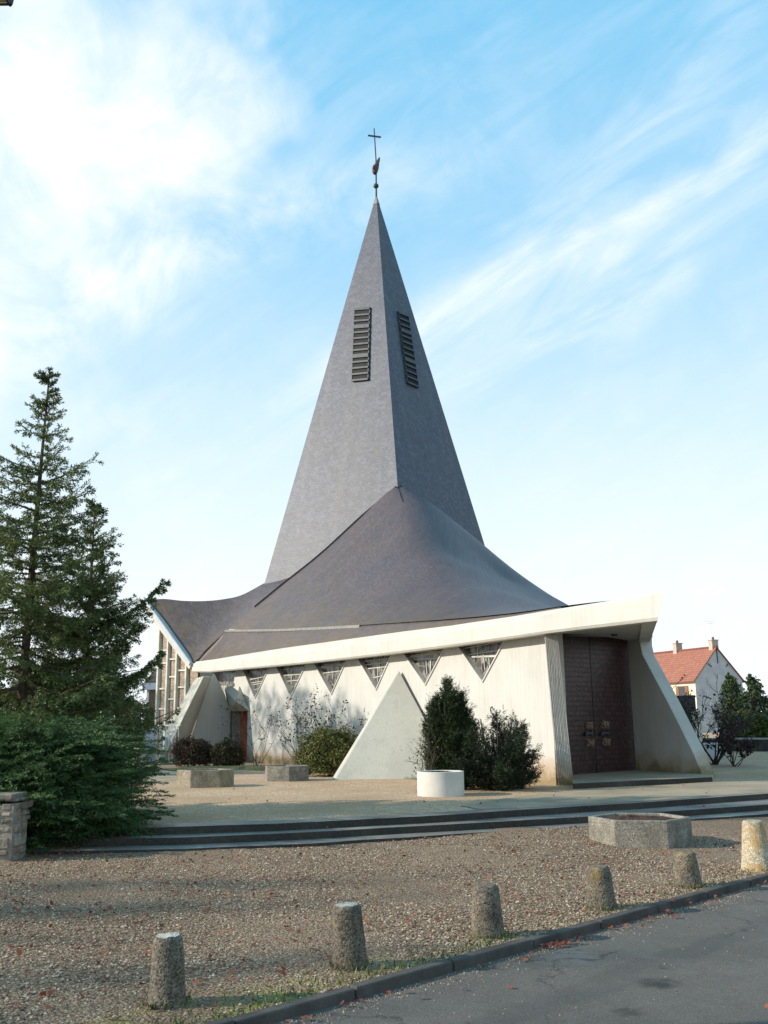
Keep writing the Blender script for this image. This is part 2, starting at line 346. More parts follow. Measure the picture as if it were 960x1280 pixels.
class MB:
    def __init__(s): s.v = []; s.f = []; s.mi = []; s.uvs = []; s.cur = 0
    def add(s, vs, fs, uv=None):
        b = len(s.v); s.v += [tuple(map(float, p)) for p in vs]
        for k, f in enumerate(fs):
            s.f.append([b + i for i in f]); s.mi.append(s.cur)
            s.uvs.append(uv[k] if uv else None)
    def hexa(s, p):   # 8 points: bottom 4 then top 4
        s.add(p, [(3, 2, 1, 0), (4, 5, 6, 7), (0, 1, 5, 4), (1, 2, 6, 5), (2, 3, 7, 6), (3, 0, 4, 7)])
    def box(s, c, ax, ay, az):
        c = np.array(c, float); ax, ay, az = (np.array(q, float) / 2 for q in (ax, ay, az))
        s.hexa([c - ax - ay - az, c + ax - ay - az, c + ax + ay - az, c - ax + ay - az, c - ax - ay + az, c + ax - ay + az, c + ax + ay + az, c - ax + ay + az])
    def bar(s, a, b, w, h=None, up=(0, 0, 1)):
        a, b = np.array(a, float), np.array(b, float); d = unit(b - a); x = np.cross(d, up)
        if np.linalg.norm(x) < 1e-4: x = np.cross(d, (1, 0, 0))
        x = unit(x); y = np.cross(x, d); h = h or w
        s.box((a + b) / 2, b - a, x * w, y * h)
    def tube(s, pts, rad, n=6, cap=True):
        pts = [np.array(p, float) for p in pts]; rads = rad if hasattr(rad, '__len__') else [rad] * len(pts)
        rings = []; x = None
        for i, p in enumerate(pts):
            d = unit(pts[min(i + 1, len(pts) - 1)] - pts[max(i - 1, 0)])
            if x is None: x = np.cross(d, (0.3, 0.2, 1)) if abs(d[2]) < 0.9 else np.cross(d, (0, 1, 0.1))
            x = unit(x - d * d.dot(x)); y = np.cross(d, x)
            rings.append([p + (x * math.cos(a) + y * math.sin(a)) * rads[i] for a in np.linspace(0, 2 * math.pi, n, endpoint=False)])
        vs = [q for r_ in rings for q in r_]; fs = []
        for i in range(len(pts) - 1):
            for k in range(n):
                fs.append((i * n + k, i * n + (k + 1) % n, (i + 1) * n + (k + 1) % n, (i + 1) * n + k))
        if cap: fs += [tuple(range(n))[::-1], tuple((len(pts) - 1) * n + k for k in range(n))]
        s.add(vs, fs)
    def ball(s, c, r, n=10, sc=(1, 1, 1)):
        pr = [(np.array(c) + np.array([0, 0, -r * sc[2]]))]
        vs = []; fs = []; m_ = n // 2
        for i in range(m_ + 1):
            th = math.pi * i / m_ - math.pi / 2
            for k in range(n):
                a = 2 * math.pi * k / n
                vs.append((c[0] + r * sc[0] * math.cos(th) * math.cos(a), c[1] + r * sc[1] * math.cos(th) * math.sin(a), c[2] + r * sc[2] * math.sin(th)))
        for i in range(m_):
            for k in range(n): fs.append((i * n + k, i * n + (k + 1) % n, (i + 1) * n + (k + 1) % n, (i + 1) * n + k))
        s.add(vs, fs)
    def prism(s, poly, off):   # polygon (list of 3-D points) extruded by off
        n = len(poly); off = np.array(off, float)
        s.add(list(poly) + [np.array(p) + off for p in poly], [tuple(range(n)), tuple(range(2 * n - 1, n - 1, -1))] + [(i, i + n, (i + 1) % n + n, (i + 1) % n) for i in range(n)])
    def build(s, name, mats, parent=None, smooth=False, label=None, cat=None, group=None, kind=None, bevel=0, fix=True):
        mats = mats if isinstance(mats, (list, tuple)) else [mats]
        V = np.array(s.v)
        if parent is not None: org = root_loc(parent)
        else:
            org = np.array([(V[:, 0].min() + V[:, 0].max()) / 2, (V[:, 1].min() + V[:, 1].max()) / 2, V[:, 2].min()])
        me = bpy.data.meshes.new(name); me.from_pydata([tuple(p) for p in V - org], [], s.f)
        for m_ in mats: me.materials.append(m_)
        for p, i in zip(me.polygons, s.mi): p.material_index = i; p.use_smooth = smooth
        if any(u is not None for u in s.uvs):
            ul = me.uv_layers.new(name='UVMap')
            for p, u in zip(me.polygons, s.uvs):
                if u is not None:
                    for li, c in zip(p.loop_indices, u): ul.data[li].uv = c
        me.validate()
        if fix:
            bm = bmesh.new(); bm.from_mesh(me); bmesh.ops.recalc_face_normals(bm, faces=bm.faces); bm.to_mesh(me); bm.free()
        o = bpy.data.objects.new(name, me); COL.objects.link(o)
        if parent is None: o.location = tuple(org)
        else: o.parent = parent
        if bevel:
            b = o.modifiers.new('bevel', 'BEVEL'); b.width = bevel; b.segments = 2; b.limit_method = 'ANGLE'; b.angle_limit = R(35)
        return tag(o, label, cat, group, kind)

def arr_mesh(name, V, F, mat, parent=None, **kw):
    """triangle soup given as arrays"""
    V = np.asarray(V, np.float32); F = np.asarray(F, np.int32)
    org = root_loc(parent) if parent is not None else np.array([(V[:, 0].min() + V[:, 0].max()) / 2, (V[:, 1].min() + V[:, 1].max()) / 2, V[:, 2].min()])
    V = V - org.astype(np.float32)
    me = bpy.data.meshes.new(name); k = F.shape[1]
    me.vertices.add(len(V)); me.vertices.foreach_set('co', V.ravel())
    me.loops.add(F.size); me.loops.foreach_set('vertex_index', F.ravel())
    me.polygons.add(len(F)); me.polygons.foreach_set('loop_start', np.arange(0, F.size, k, dtype=np.int32))
    me.update(calc_edges=True); me.materials.append(mat)
    o = bpy.data.objects.new(name, me); COL.objects.link(o)
    if parent is None: o.location = tuple(org)
    else: o.parent = parent
    return tag(o, **kw)

def nrm(a): return a / np.maximum(np.linalg.norm(a, axis=1, keepdims=True), 1e-9)
def needles(P, D, L, k, nl, nw, fwd=0.8, side=None):
    """k thin leaf blades along every twig: start P, unit direction D, length L"""
    n = len(P); P = np.repeat(P, k, 0); D = np.repeat(D, k, 0); L = np.repeat(L, k)
    tt = (np.tile(np.arange(k), n) + rng.random(n * k)) / k
    rv = nrm(rng.normal(size=(n * k, 3))); rv = nrm(rv - D * (rv * D).sum(1, keepdims=True))
    ndir = nrm(rv + D * fwd)
    c = P + D * (L * tt)[:, None]
    w = nrm(np.cross(ndir, rng.normal(size=(n * k, 3)))) * nw * 0.5
    ln = (nl * (0.7 + 0.6 * rng.random(n * k)) * (1.1 - 0.5 * tt))[:, None]
    mid = c + ndir * ln * 0.45
    V = np.stack([c, mid + w, c + ndir * ln, mid - w], 1).reshape(-1, 3)
    return V, np.arange(len(V)).reshape(-1, 4)
def leaves(P, N, size, asp=0.6):
    """one pointed leaf (quad) at each P, lying roughly across N"""
    n = len(P); a = nrm(np.cross(N, rng.normal(size=(n, 3)))); b = np.cross(N, a)
    s_ = (size * (0.6 + 0.8 * rng.random(n)))[:, None]
    V = np.stack([P - a * s_ * .5, P + b * s_ * asp * .5, P + a * s_ * .5 + N * s_ * .12, P - b * s_ * asp * .5], 1).reshape(-1, 3)
    return V, np.arange(len(V)).reshape(-1, 4)
def join(parts):
    V, F, b = [], [], 0
    for v, f in parts: V.append(v); F.append(f + b); b += len(v)
    return np.concatenate(V), np.concatenate(F)

# ------------------------------------------------------------------ light and sky
SUN_AZ = unit((-0.985, -0.17, 0)); SUN_EL = R(25.0)
sd = Vector((SUN_AZ[0] * math.cos(SUN_EL), SUN_AZ[1] * math.cos(SUN_EL), math.sin(SUN_EL)))
sl = bpy.data.lights.new('sun', 'SUN'); sl.energy = 5.0; sl.angle = R(0.6); sl.color = (1.0, 0.90, 0.77)
so = bpy.data.objects.new('sun', sl); COL.objects.link(so); so.rotation_euler = sd.to_track_quat('Z', 'Y').to_euler(); so.location = (-30, -5, 25)

W = bpy.data.worlds.new('World'); S.world = W; W.use_nodes = True
class WT(NT):
    def __init__(s):
        s.t = W.node_tree; s.n = s.t.nodes; s.l = s.t.links; s.pos = s.n.new('ShaderNodeTexCoord').outputs['Generated']
w = WT(); bg = w.n['Background']
sky = w.n.new('ShaderNodeTexSky'); sky.sky_type = 'NISHITA'; sky.sun_disc = False
sky.sun_elevation = SUN_EL; sky.sun_rotation = math.atan2(SUN_AZ[0], SUN_AZ[1]); sky.air_density = 1.0; sky.dust_density = 1.0; sky.ozone_density = 1.5
def sdir(x, y): return unit(ray(x, y))
d = w.pos
warp = w.vmath('ADD', d, w.vmath('MULTIPLY', w.vmath('SUBTRACT', w.noise(3.5, 4, 0.6, co=d, col=True), (0.5, 0.5, 0.5)), (0.16, 0.16, 0.16)))
def band(x0, y0, x1, y1, width, strength):
    """a streak of cirrus along the great circle through two sky directions"""
    a, b = sdir(x0, y0), sdir(x1, y1); n = unit(np.cross(a, b)); c = unit(a + b)
    dist = w.math('ABSOLUTE', w.vmath('DOT_PRODUCT', warp, tuple(n)))
    along = w.vmath('DOT_PRODUCT', d, tuple(c)); half = float(a.dot(c))
    m1 = w.ramp(dist, [(0.0, 1.0), (width, 0.0)], 'EASE')
    m2 = w.ramp(along, [(max(0, half - 0.10), 0.0), (min(1, half + 0.02), 1.0)])
    return w.math('MULTIPLY', w.math('MULTIPLY', m1, m2), strength)
def blob(x, y, r0, r1, strength):
    c = w.vmath('DOT_PRODUCT', warp, tuple(sdir(x, y)))
    return w.math('MULTIPLY', w.ramp(c, [(math.cos(R(r1)), 0.0), (math.cos(R(r0)), 1.0)]), strength)
# fibres: noise stretched along the streak direction
ax = unit(sdir(960, 150) - sdir(540, 410)); ay = unit(np.cross(ax, sdir(700, 300)))
cmb = w.n.new('ShaderNodeCombineXYZ')
w.l.new(w.math('MULTIPLY', w.vmath('DOT_PRODUCT', d, tuple(ax)), 2.2), cmb.inputs[0])
w.l.new(w.math('MULTIPLY', w.vmath('DOT_PRODUCT', d, tuple(ay)), 9.0), cmb.inputs[1])
fib = w.noise(2.2, 8, 0.62, co=cmb.outputs[0], dist=0.6)
puff = w.noise(8.0, 10, 0.66, co=d, dist=0.5)
fibm = w.ramp(fib, [(0.36, 0.0), (0.66, 1.0)]); pufm = w.ramp(puff, [(0.34, 0.0), (0.62, 1.0)])
c1 = w.math('MULTIPLY', blob(-70, 130, 6, 18.0, 0.85), w.math('MULTIPLY_ADD', pufm, 0.5, 0.62))
c2 = band(1000, 120, 530, 425, 0.045, 0.55)
c3 = band(1000, 215, 640, 430, 0.04, 0.38)
c4 = band(960, 10, 700, 250, 0.05, 0.3)
c5 = band(-60, 470, 330, 300, 0.07, 0.4)
cl = w.math('ADD', w.math('ADD', c2, c3), c4)
cl = w.math('MULTIPLY', cl, w.math('MULTIPLY_ADD', fibm, 0.75, 0.3))
cl = w.math('ADD', cl, w.math('ADD', c1, w.math('MULTIPLY', c5, pufm)))
cl = w.math('ADD', cl, w.math('MULTIPLY', w.math('MULTIPLY', fibm, pufm), 0.2), clamp=True)
el = w.sep(d)[2]
hz = w.ramp(el, [(0.0, 1.0), (0.13, 0.95), (0.25, 0.70), (0.36, 0.42), (0.48, 0.15), (0.65, 0.0)])
base = w.mix(1.0, sky.outputs[0], (1.15, 1.75, 2.05), 'MULTIPLY')
SKYK = 9.2
base = w.mix(0.88, base, tuple(SKYK * v for v in (0.215, 0.585, 0.87)))
base = w.mix(hz, base, tuple(SKYK * v for v in (0.88, 0.955, 0.985)))
base = w.mix(w.math('MULTIPLY', cl, 0.92), base, tuple(SKYK * v for v in (1.06, 1.05, 1.04)))
w.l.new(base, bg.inputs['Color']); bg.inputs['Strength'].default_value = 0.10
S.view_settings.view_transform = 'Standard'; S.view_settings.look = 'None'; S.view_settings.exposure = 0.3; S.view_settings.gamma = 1.0
S.view_settings.use_curve_mapping = False
S.cycles.max_bounces = 6; S.cycles.diffuse_bounces = 3; S.cycles.use_denoising = True

# ================================================================== GROUND
def gz(p):
    """height of the forecourt gravel"""
    k = np.dot(KN, np.array([p[0], p[1], 0.0])) - KOFF
    sx = float(sstep(-1.0, 3.0, p[0])); return 0.105 * sx * float(sstep(1.0, 4.5, k)) + 0.068 * (1 - sx) * float(sstep(2.5, 6.5, k))
K0 = atz(480, 1240, -0.05); KOFF = float(np.dot(KN, K0))
def kp(s, off, z):      # point along the kerb, off metres in from its road face
    return K0 * np.array([1, 1, 0]) + KD * s + KN * off + np.array([0, 0, z])
tp = [(-30, 14.3), (-9, 14.3), (-3.5, 14.6), (-1.64, 14.96), (0.97, 16.03), (2.3, 16.85), (4.5, 17.9), (7.5, 19.72), (12, 23.2), (60, 71.2), (300, 311)]
e2 = [(-30, 13.95), (-9, 13.95), (-3.0, 14.25), (-1.49, 14.63), (0.0, 15.25), (0.94, 15.62), (4.28, 17.05), (7.3, 18.65), (12, 22.2), (60, 70.2)]
e3 = [(-30, 13.5), (-9, 13.5), (-2.78, 13.80), (-1.04, 14.26), (0.92, 15.20), (4.3, 16.55), (7.4, 18.15), (12, 21.7), (60, 69.7)]
m = MB(); m.add([(-900, -900, -0.35), (900, -900, -0.35), (900, 900, -0.35), (-900, 900, -0.35)], [(0, 1, 2, 3)])
m.build('ground', M['soil'], kind='structure')
m = MB(); P = [(x, y, 0.30) for x, y in tp] + [(900, 900, 0.30), (-900, 900, 0.30), (-900, 14.3, 0.30)]
m.add(P, [tuple(range(len(P)))]); m.build('terrace', M['terrace'], kind='structure')
# the three shallow steps
def slab(mb, pl, depth, top, h):
    fr = [np.array([x, y, top]) for x, y in pl]
    bk = []
    for i, p in enumerate(fr):
        a, b = fr[max(i - 1, 0)], fr[min(i + 1, len(fr) - 1)]; dd = unit(b - a); bk.append(p + np.array([-dd[1], dd[0], 0]) * depth)
    n = len(fr); lo = [p - np.array([0, 0, h]) for p in fr]; lob = [p - np.array([0, 0, h]) for p in bk]
    vs = fr + bk + lo + lob; fs = []
    for i in range(n - 1):
        fs += [(i, i + 1, n + i + 1, n + i), (2 * n + i, 2 * n + i + 1, i + 1, i), (3 * n + i + 1, 3 * n + i, n + i, n + i + 1)]
    mb.add(vs, fs)
def densify(pl, step=0.55, jit=0.018):
    out = []
    for a, b in zip(pl[:-1], pl[1:]):
        a, b = np.array(a), np.array(b); k = max(1, int(min(40, np.linalg.norm(b - a) / step)))
        for i in range(k):
            q = a + (b - a) * i / k; out.append((q[0] + random.gauss(0, jit), q[1] + random.gauss(0, jit)))
    return out + [tuple(pl[-1])]
m = MB(); slab(m, densify(tp[:-1]), 0.5, 0.306, 0.5); slab(m, densify(e2), 1.0, 0.2, 0.4); slab(m, densify(e3), 1.2, 0.1, 0.3)
m.build('steps', M['step'], kind='structure')
# smooth path in front of the porch, and a paved patch by the gate
def sheet(name, px, z, mat):
    m = MB(); m.add([atz(x, y, z) for x, y in px], [tuple(range(len(px)))]); return m.build(name, mat, kind='structure')
sheet('path', [(575, 1007), (640, 996), (712, 989), (760, 986), (830, 981), (890, 977), (975, 974), (1060, 968), (1060, 985), (960, 990), (800, 1001.5), (655, 1009.5), (600, 1011.5)], 0.310, M['path'])
sheet('pavement', [(120, 964), (215, 960), (262, 961), (330, 959), (320, 963), (268, 969), (215, 976), (120, 980)], 0.305, M['path'])
# forecourt gravel: a sheet between kerb and lowest step
m = MB(); NU, NV = 90, 26; vs = []; fs = []
for i in range(NU + 1):
    s_ = -14 + 44 * (i / NU)
    for j in range(NV + 1):
        a = kp(s_, 0.09, 0); k = 12.5 * j / NV
        p = a + KN * k; vs.append((p[0], p[1], gz(p) + 0.012 * math.sin(p[0] * 1.9 + p[1] * .7) * math.sin(p[1] * 1.3) * min(1, k)))
for i in range(NU):
    for j in range(NV): fs.append((i * (NV + 1) + j, (i + 1) * (NV + 1) + j, (i + 1) * (NV + 1) + j + 1, i * (NV + 1) + j + 1))
# clip the sheet behind the lowest step
def yedge(x, pl):
    xs = [p[0] for p in pl]; ys = [p[1] for p in pl]; return np.interp(x, xs, ys)
fs = [f for f in fs if not all(vs[i][1] > yedge(vs[i][0], e3) + 0.9 for i in f)]
m.add(vs, fs); m.build('forecourt', M['gravel'], kind='structure', smooth=True, fix=False)
# gravel further left and right of that sheet
m = MB(); m.add([kp(-300, 0.12, -0.02), kp(-14, 0.12, -0.004), kp(-14, 20, -0.004), kp(-300, 300, -0.02)], [(0, 1, 2, 3)]); m.build('verge', M['gravel'], kind='structure')
# kerb of separate stones
m = MB(); s_ = -30.0
while s_ < 60:
    ln = 0.98; z = 0.022 + random.gauss(0, 0.004); o_ = random.gauss(0, 0.004)
    m.hexa([kp(s_, o_, -0.2), kp(s_ + ln, o_, -0.2), kp(s_ + ln, 0.10 + o_, -0.2), kp(s_, 0.10 + o_, -0.2),
            kp(s_, o_ + .012, z), kp(s_ + ln, o_ + .012, z), kp(s_ + ln, 0.10 + o_, z + .004), kp(s_, 0.10 + o_, z + .004)]); s_ += 0.992
m.build('kerb', M['kerb'], kind='structure', bevel=0.012)
m = MB(); m.add([kp(-300, 0.02, -0.05), kp(-300, -60, -0.05), kp(400, -60, -0.05), kp(400, 0.02, -0.05)], [(0, 1, 2, 3)]); m.build('road', M['asphalt'], kind='structure')
# ================================================================== CHURCH
church = empty('church', (0.0, 40.0, 0.30), 'pale concrete church with a sweeping slate roof and tall pointed slate spire', 'church')
WA = np.array([3.9, 23.0, 0.30]); WT_ = unit((-0.505, 0.863, 0)); WN = np.array([-WT_[1], WT_[0], 0]) * 1.0
if WN[0] > 0: WN = -WN            # outward: left and towards the road
WB = WA + WT_ * 24
def wp(x, y, off=0.0): return onv(x, y, (WA + WN * off)[:2], (WB + WN * off)[:2])
def wsz(x, y):
    p = wp(x, y); return float(np.dot(p - WA, WT_)), float(p[2])
def w3(s_, z, off=0.0):
    p = WA + WT_ * s_ + WN * off; return np.array([p[0], p[1], z])
# --- front wall with the row of V-shaped windows
WTOP = 4.12
vees = [((306, 842), (335, 838), (319, 872)), ((347, 836), (382, 832), (364, 870)), ((394, 831), (433, 826), (414.5, 867)),
        ((448, 824), (490, 818), (470.5, 861)), ((505, 817), (556, 810), (532, 855)), ((573, 808), (631, 801), (603.5, 851))]
tri = []
for a, b, c in vees:
    A_, B_, C_ = wsz(*a), wsz(*b), wsz(*c)
    ext = lambda P_: (C_[0] + (P_[0] - C_[0]) * (WTOP - C_[1]) / (P_[1] - C_[1]), WTOP)
    tri.append((ext(A_), ext(B_), C_))
dL, dR, dT = wsz(291, 890)[0], wsz(309.5, 890)[0], wsz(300, 888.5)[1]
w0L, w0R = wsz(267, 842)[0], wsz(295, 842)[0]
poly = [(0.0, 0.1), (0.0, WTOP)]
tri_s = [(min(a[0], b[0]), max(a[0], b[0]), c) for (a, b, c) in tri[::-1]]
for k, (lo_, hi_, c) in enumerate(tri_s):
    if k == 0 or tri_s[k - 1][1] < lo_ - .02: poly.append((lo_, WTOP))
    poly.append(c)
    if k + 1 < len(tri_s) and tri_s[k + 1][0] < hi_ + .02:      # neighbours meet below the beam: one peak of wall between them
        l2, _, c2 = tri_s[k + 1]; s1, s2 = (WTOP - c[1]) / (hi_ - c[0]), (WTOP - c2[1]) / (c2[0] - l2)
        s_x = (c2[1] - c[1] + s1 * c[0] + s2 * c2[0]) / (s1 + s2); poly.append((s_x, c[1] + s1 * (s_x - c[0])))
    else: poly.append((hi_, WTOP))
poly += [(w0R, WTOP), (w0R + 0.35, 3.1), (dR, dT + 0.02), (dR, 0.1)]
m = MB(); n = len(poly); TH = 0.42
m.prism([w3(s_, z) for s_, z in poly], -WN * TH)
m.build('front_wall', M['concrete'], church)
# wall below and left of the side door: the splayed panel
for k, (a, b, c) in enumerate(tri):
    m = MB(); lo, hi = (a, b) if a[0] < b[0] else (b, a)
    for P_ in (lo, hi):
        q0 = w3(c[0], c[1] - 0.03, 0.008); q1 = w3(P_[0], P_[1], 0.008); m.bar(q0, q1, 0.035, 0.05, up=WN)
    fr = m.build('window', M['beam'], church)
    m = MB(); m.prism([w3(lo[0] - .02, WTOP - .02, -0.15), w3(c[0], c[1], -0.15), w3(hi[0] + .02, WTOP - .02, -0.15)], -WN * 0.03)
    m.build('pane', M['glass'], fr)
    m = MB()      # leading in relief
    for j in range(7):
        f1, f2 = random.random(), random.random(); z1 = c[1] + (WTOP - c[1]) * random.uniform(.25, .8)
        hw = (hi[0] - lo[0]) * (z1 - c[1]) / (WTOP - c[1]); s1 = lo[0] + (c[0] - lo[0]) * (1 - (z1 - c[1]) / (WTOP - c[1]))
        if j < 4: m.bar(w3(s1 + 0.04, z1, -0.135), w3(s1 + hw - 0.04, z1 + random.uniform(-.08, .08), -0.135), 0.025)
        else:
            sm = s1 + hw * random.uniform(.3, .7); m.bar(w3(sm, z1 + .25, -0.135), w3(sm + random.uniform(-.05, .05), z1 - .18, -0.135), 0.025)
    m.build('leading', M['post'], fr)
# added black sheet that keeps the nave dark behind the windows
m = MB(); m.prism([w3(7.5, 0.3, -2.2), w3(7.5, 4.1, -2.2), w3(22, 4.1, -2.2), w3(22, 0.3, -2.2)], -WN * 0.1); m.build('nave_blackout', M['dark'], church)
# --- splayed end panel, corner buttress
doorL0 = wp(288, 890); doorLb = np.array([doorL0[0], doorL0[1], 0.1])
bB = aty(226, 955, 39.4); bT = onv(264, 846, doorL0[:2], bB[:2])
m = MB()
p_top = onv(268, 842, doorL0[:2], bB[:2]); p_b = np.array([bB[0], bB[1], 0.1])
ew = [p_b, doorLb, doorL0, onv(281, 868, doorL0[:2], bB[:2]), p_top, bT]; eo = [p + unit(ray(260, 900) * [1, 1, 0]) * .35 for p in ew]
m.add(ew + eo, [(0, 1, 2), (0, 2, 3), (0, 3, 4), (0, 4, 5), (6, 8, 7), (6, 9, 8), (6, 10, 9), (6, 11, 10)] + [(i, (i + 1) % 6, (i + 1) % 6 + 6, i + 6) for i in range(6)]); m.build('end_wall', M['fin'], church)
# the open first window above the door hood
m = MB(); g0 = wp(268, 840, -0.3); m.prism([wp(264, 836, -0.3), wp(290, 890, -0.3), wp(312, 890, -0.3), wp(300, 836, -0.3)], -WN * 0.03); pn = m.build('pane', M['glass'], church)
def solid_hull(name, pts, mat, parent, bevel=0):
    bm = bmesh.new(); org = root_loc(parent)
    for p in pts: bm.verts.new(tuple(np.array(p) - org))
    bmesh.ops.convex_hull(bm, input=bm.verts); me = bpy.data.meshes.new(name)
    for v in [v for v in bm.verts if not v.link_faces]: bm.verts.remove(v)
    bmesh.ops.dissolve_limit(bm, angle_limit=R(0.5), verts=bm.verts, edges=bm.edges)
    bm.to_mesh(me); bm.free(); me.materials.append(mat)
    o = bpy.data.objects.new(name, me); COL.objects.link(o); o.parent = parent
    if bevel:
        b = o.modifiers.new('bevel', 'BEVEL'); b.width = bevel; b.segments = 2; b.limit_method = 'ANGLE'; b.angle_limit = R(25)
    return o
toe = atz(199.5, 957, 0.28); rb = np.array([bB[0], bB[1], 0.2])
tl = wp(244, 846, 0.5); tr_ = wp(265.5, 843, 0.16); lt_, lb_ = aty(244, 848, 40.6), aty(200.5, 950, 38.6) * [1, 1, 0] + [0, 0, .2]; rt_ = aty(255, 845, 38.7); tr_ = bT + np.array([0, -.03, 0]); ml = onv(211, 906, lb_[:2], lt_[:2])
back = wp(246, 846, -0.4)
solid_hull('buttress', [toe, rb, lb_, lt_, rt_, tr_, aty(258, 845, 40.9), ml], M['buttress'], church, 0.03)
# --- middle buttress: a leaning three-sided pyramid
T0 = atz(418, 975.5, 0.28); AP = wp(499, 838, 0.10); RB = wp(574, 970, 0.05); RB[2] = 0.2
LB = WA + WT_ * 8.6; LB = np.array([LB[0], LB[1], 0.2])
e_ = np.array([-0.10, 0.14, 0])
solid_hull('buttress', [T0, T0 + e_, np.array([RB[0], RB[1], 0.2]), LB, AP, AP + np.array([-.03, .05, .0])], M['buttress'], church, 0.025)
# --- side door with its folded hood
m = MB(); q = lambda x, y, o_=0.0: wp(x, y, o_)
a0 = w3(dL + 0.0, 0.1, -0.25); s_l, s_r = max(dL, dR), min(dL, dR)
m.prism([w3(s_l + .1, 0.2, -0.34), w3(s_l + .1, dT + .1, -0.34), w3(s_r - .05, dT + .1, -0.34), w3(s_r - .05, 0.2, -0.34)], -WN * 0.05)
sdoor = m.build('side_door', M['reddoor'], church)
m = MB(); m.hexa([w3(s_r - .0, 1.15, -0.33), w3(s_r + .10, 1.15, -0.33), w3(s_r + .10, 1.15, -0.28), w3(s_r, 1.15, -0.28), w3(s_r, 1.25, -0.33), w3(s_r + .1, 1.25, -0.33), w3(s_r + .1, 1.25, -0.28), w3(s_r, 1.25, -0.28)])
m.build('handle', M['iron'], sdoor)
m = MB(); m.prism([w3(s_l + .02, 0.2, -0.36), w3(s_l + .02, dT, -0.36), w3(s_l - .03, dT, -0.36), w3(s_l - .03, 0.2, -0.36)], WN * 0.36); m.build('door_jamb', M['jamb'], church)
hood = [wp(276, 857, 0.03), wp(299, 858, 0.03), wp(312, 888.5, 0.03), wp(295, 877, 0.5), wp(287.5, 889.5, 0.03)]
m = MB(); m.add(hood, [(0, 1, 3), (1, 2, 3), (0, 3, 4), (4, 3, 2), (0, 4, 2, 1)]); m.build('door_hood', M['buttress'], church)
# --- the long edge beam under the roof
BA = np.array([3.86, 22.25]); _p2 = wp(238, 836, 0.55); BB = _p2[:2]
BT = unit((BB[0] - BA[0], BB[1] - BA[1], 0)); BN = np.array([-BT[1], BT[0], 0]);
if BN[0] > 0: BN = -BN
def bp(x, y): return onv(x, y, BA, BB)
bot_px = [(240, 840), (262, 840), (300, 836.5), (350, 832), (400, 827), (450, 821.5), (500, 815.5), (560, 808), (640, 797), (690, 790), (760, 782), (822, 775)]
tier_px = [(240, 829), (262, 828), (300, 824), (350, 818), (400, 811.5), (450, 804), (500, 797), (560, 789), (640, 776), (690, 765), (760, 751.5), (830, 738.5)]
top_px = [(238, 827.5), (262, 824.5), (300, 818), (350, 810), (400, 803), (450, 796), (500, 789), (560, 781.5), (640, 769.5), (690, 761), (760, 750), (830, 738)]
bot = [bp(*p) for p in bot_px]; tier = [bp(*p) for p in tier_px]; top = [bp(*p) for p in top_px]
QB0 = atz(811, 806, 3.90)
m = MB(); vs = []; fs = []
for i, (b, t_) in enumerate(zip(bot, tier)):
    h = (t_ - b); inn = -BN * 0.40
    if i == len(bot) - 1: inn = unit((QB0 - b) * [1, 1, 0]) * 0.45
    ring = [b + h * 0.10, b + inn * 0.10 + [0, 0, -0.01], b + inn, t_ + inn - [0, 0, .01], t_ + inn * 0.12, t_ - h * 0.08]
    vs += ring
k = 6
for i in range(len(bot) - 1):
    for j in range(k): fs.append((i * k + j, i * k + (j + 1) % k, (i + 1) * k + (j + 1) % k, (i + 1) * k + j))
fs += [tuple(range(k)), tuple((len(bot) - 1) * k + j for j in range(k))]
m.add(vs, fs); beam = m.build('edge_beam', M['beam'], church)
m = MB(); vs = []; fs = []
tier, top = tier[:-1] + [lerp(tier[-2], tier[-1], .8)], top[:-1] + [lerp(top[-2], top[-1], .8)]
for i, (b, t_) in enumerate(zip(tier, top)):
    o1 = -BN * 0.13; o2 = -BN * 0.30; tz = np.array([0, 0, max(t_[2] - b[2], 0.02)])
    base_ = b + o1 + [0, 0, -0.015]
    vs += [base_, base_ + tz + [0, 0, .015], b + o2 + tz + [0, 0, .02], b + o2 - [0, 0, .015]]
for i in range(len(tier) - 1):
    for j in range(4): fs.append((i * 4 + j, i * 4 + (j + 1) % 4, (i + 1) * 4 + (j + 1) % 4, (i + 1) * 4 + j))
fs += [(0, 1, 2, 3), tuple((len(tier) - 1) * 4 + j for j in range(4))]
m.add(vs, fs); m.build('gutter', M['beam'], church)
PROW_T, PROW_B = bp(830, 738), bp(822, 775)
QB = atz(811, 806, 3.90); QT = QB + np.array([0.12, 0.25, 0.62])
RR = np.array([12.2, 47.0, 4.0])
# --- right-hand edge beam running back from the prow
m = MB()
for (a, b, c, d_) in ((PROW_B, QB, PROW_T, QT), (QB, RR, QT, RR + [0, 0, .6])):
    dd = unit((b - a) * [1, 1, 0]); nn = np.array([-dd[1], dd[0], 0]) * 0.3
    m.hexa([a + dd * .05, b, b + nn, a + nn * 1.0 + dd * .5, c - [0, 0, .01], d_, d_ + nn, c + nn * 1.0 + dd * .5 - [0, 0, .01]])
m.build('edge_beam', M['beam'], church)
# --- spire
C0 = aty(472, 800, 47.0); CX = np.array([C0[0], 47.0]); APX = onv(470.3, 243, CX, CX + np.array([1, 0]))
phi = R(12.0); R1 = 172 / 1200 * 47.0; Z1 = C0[2]
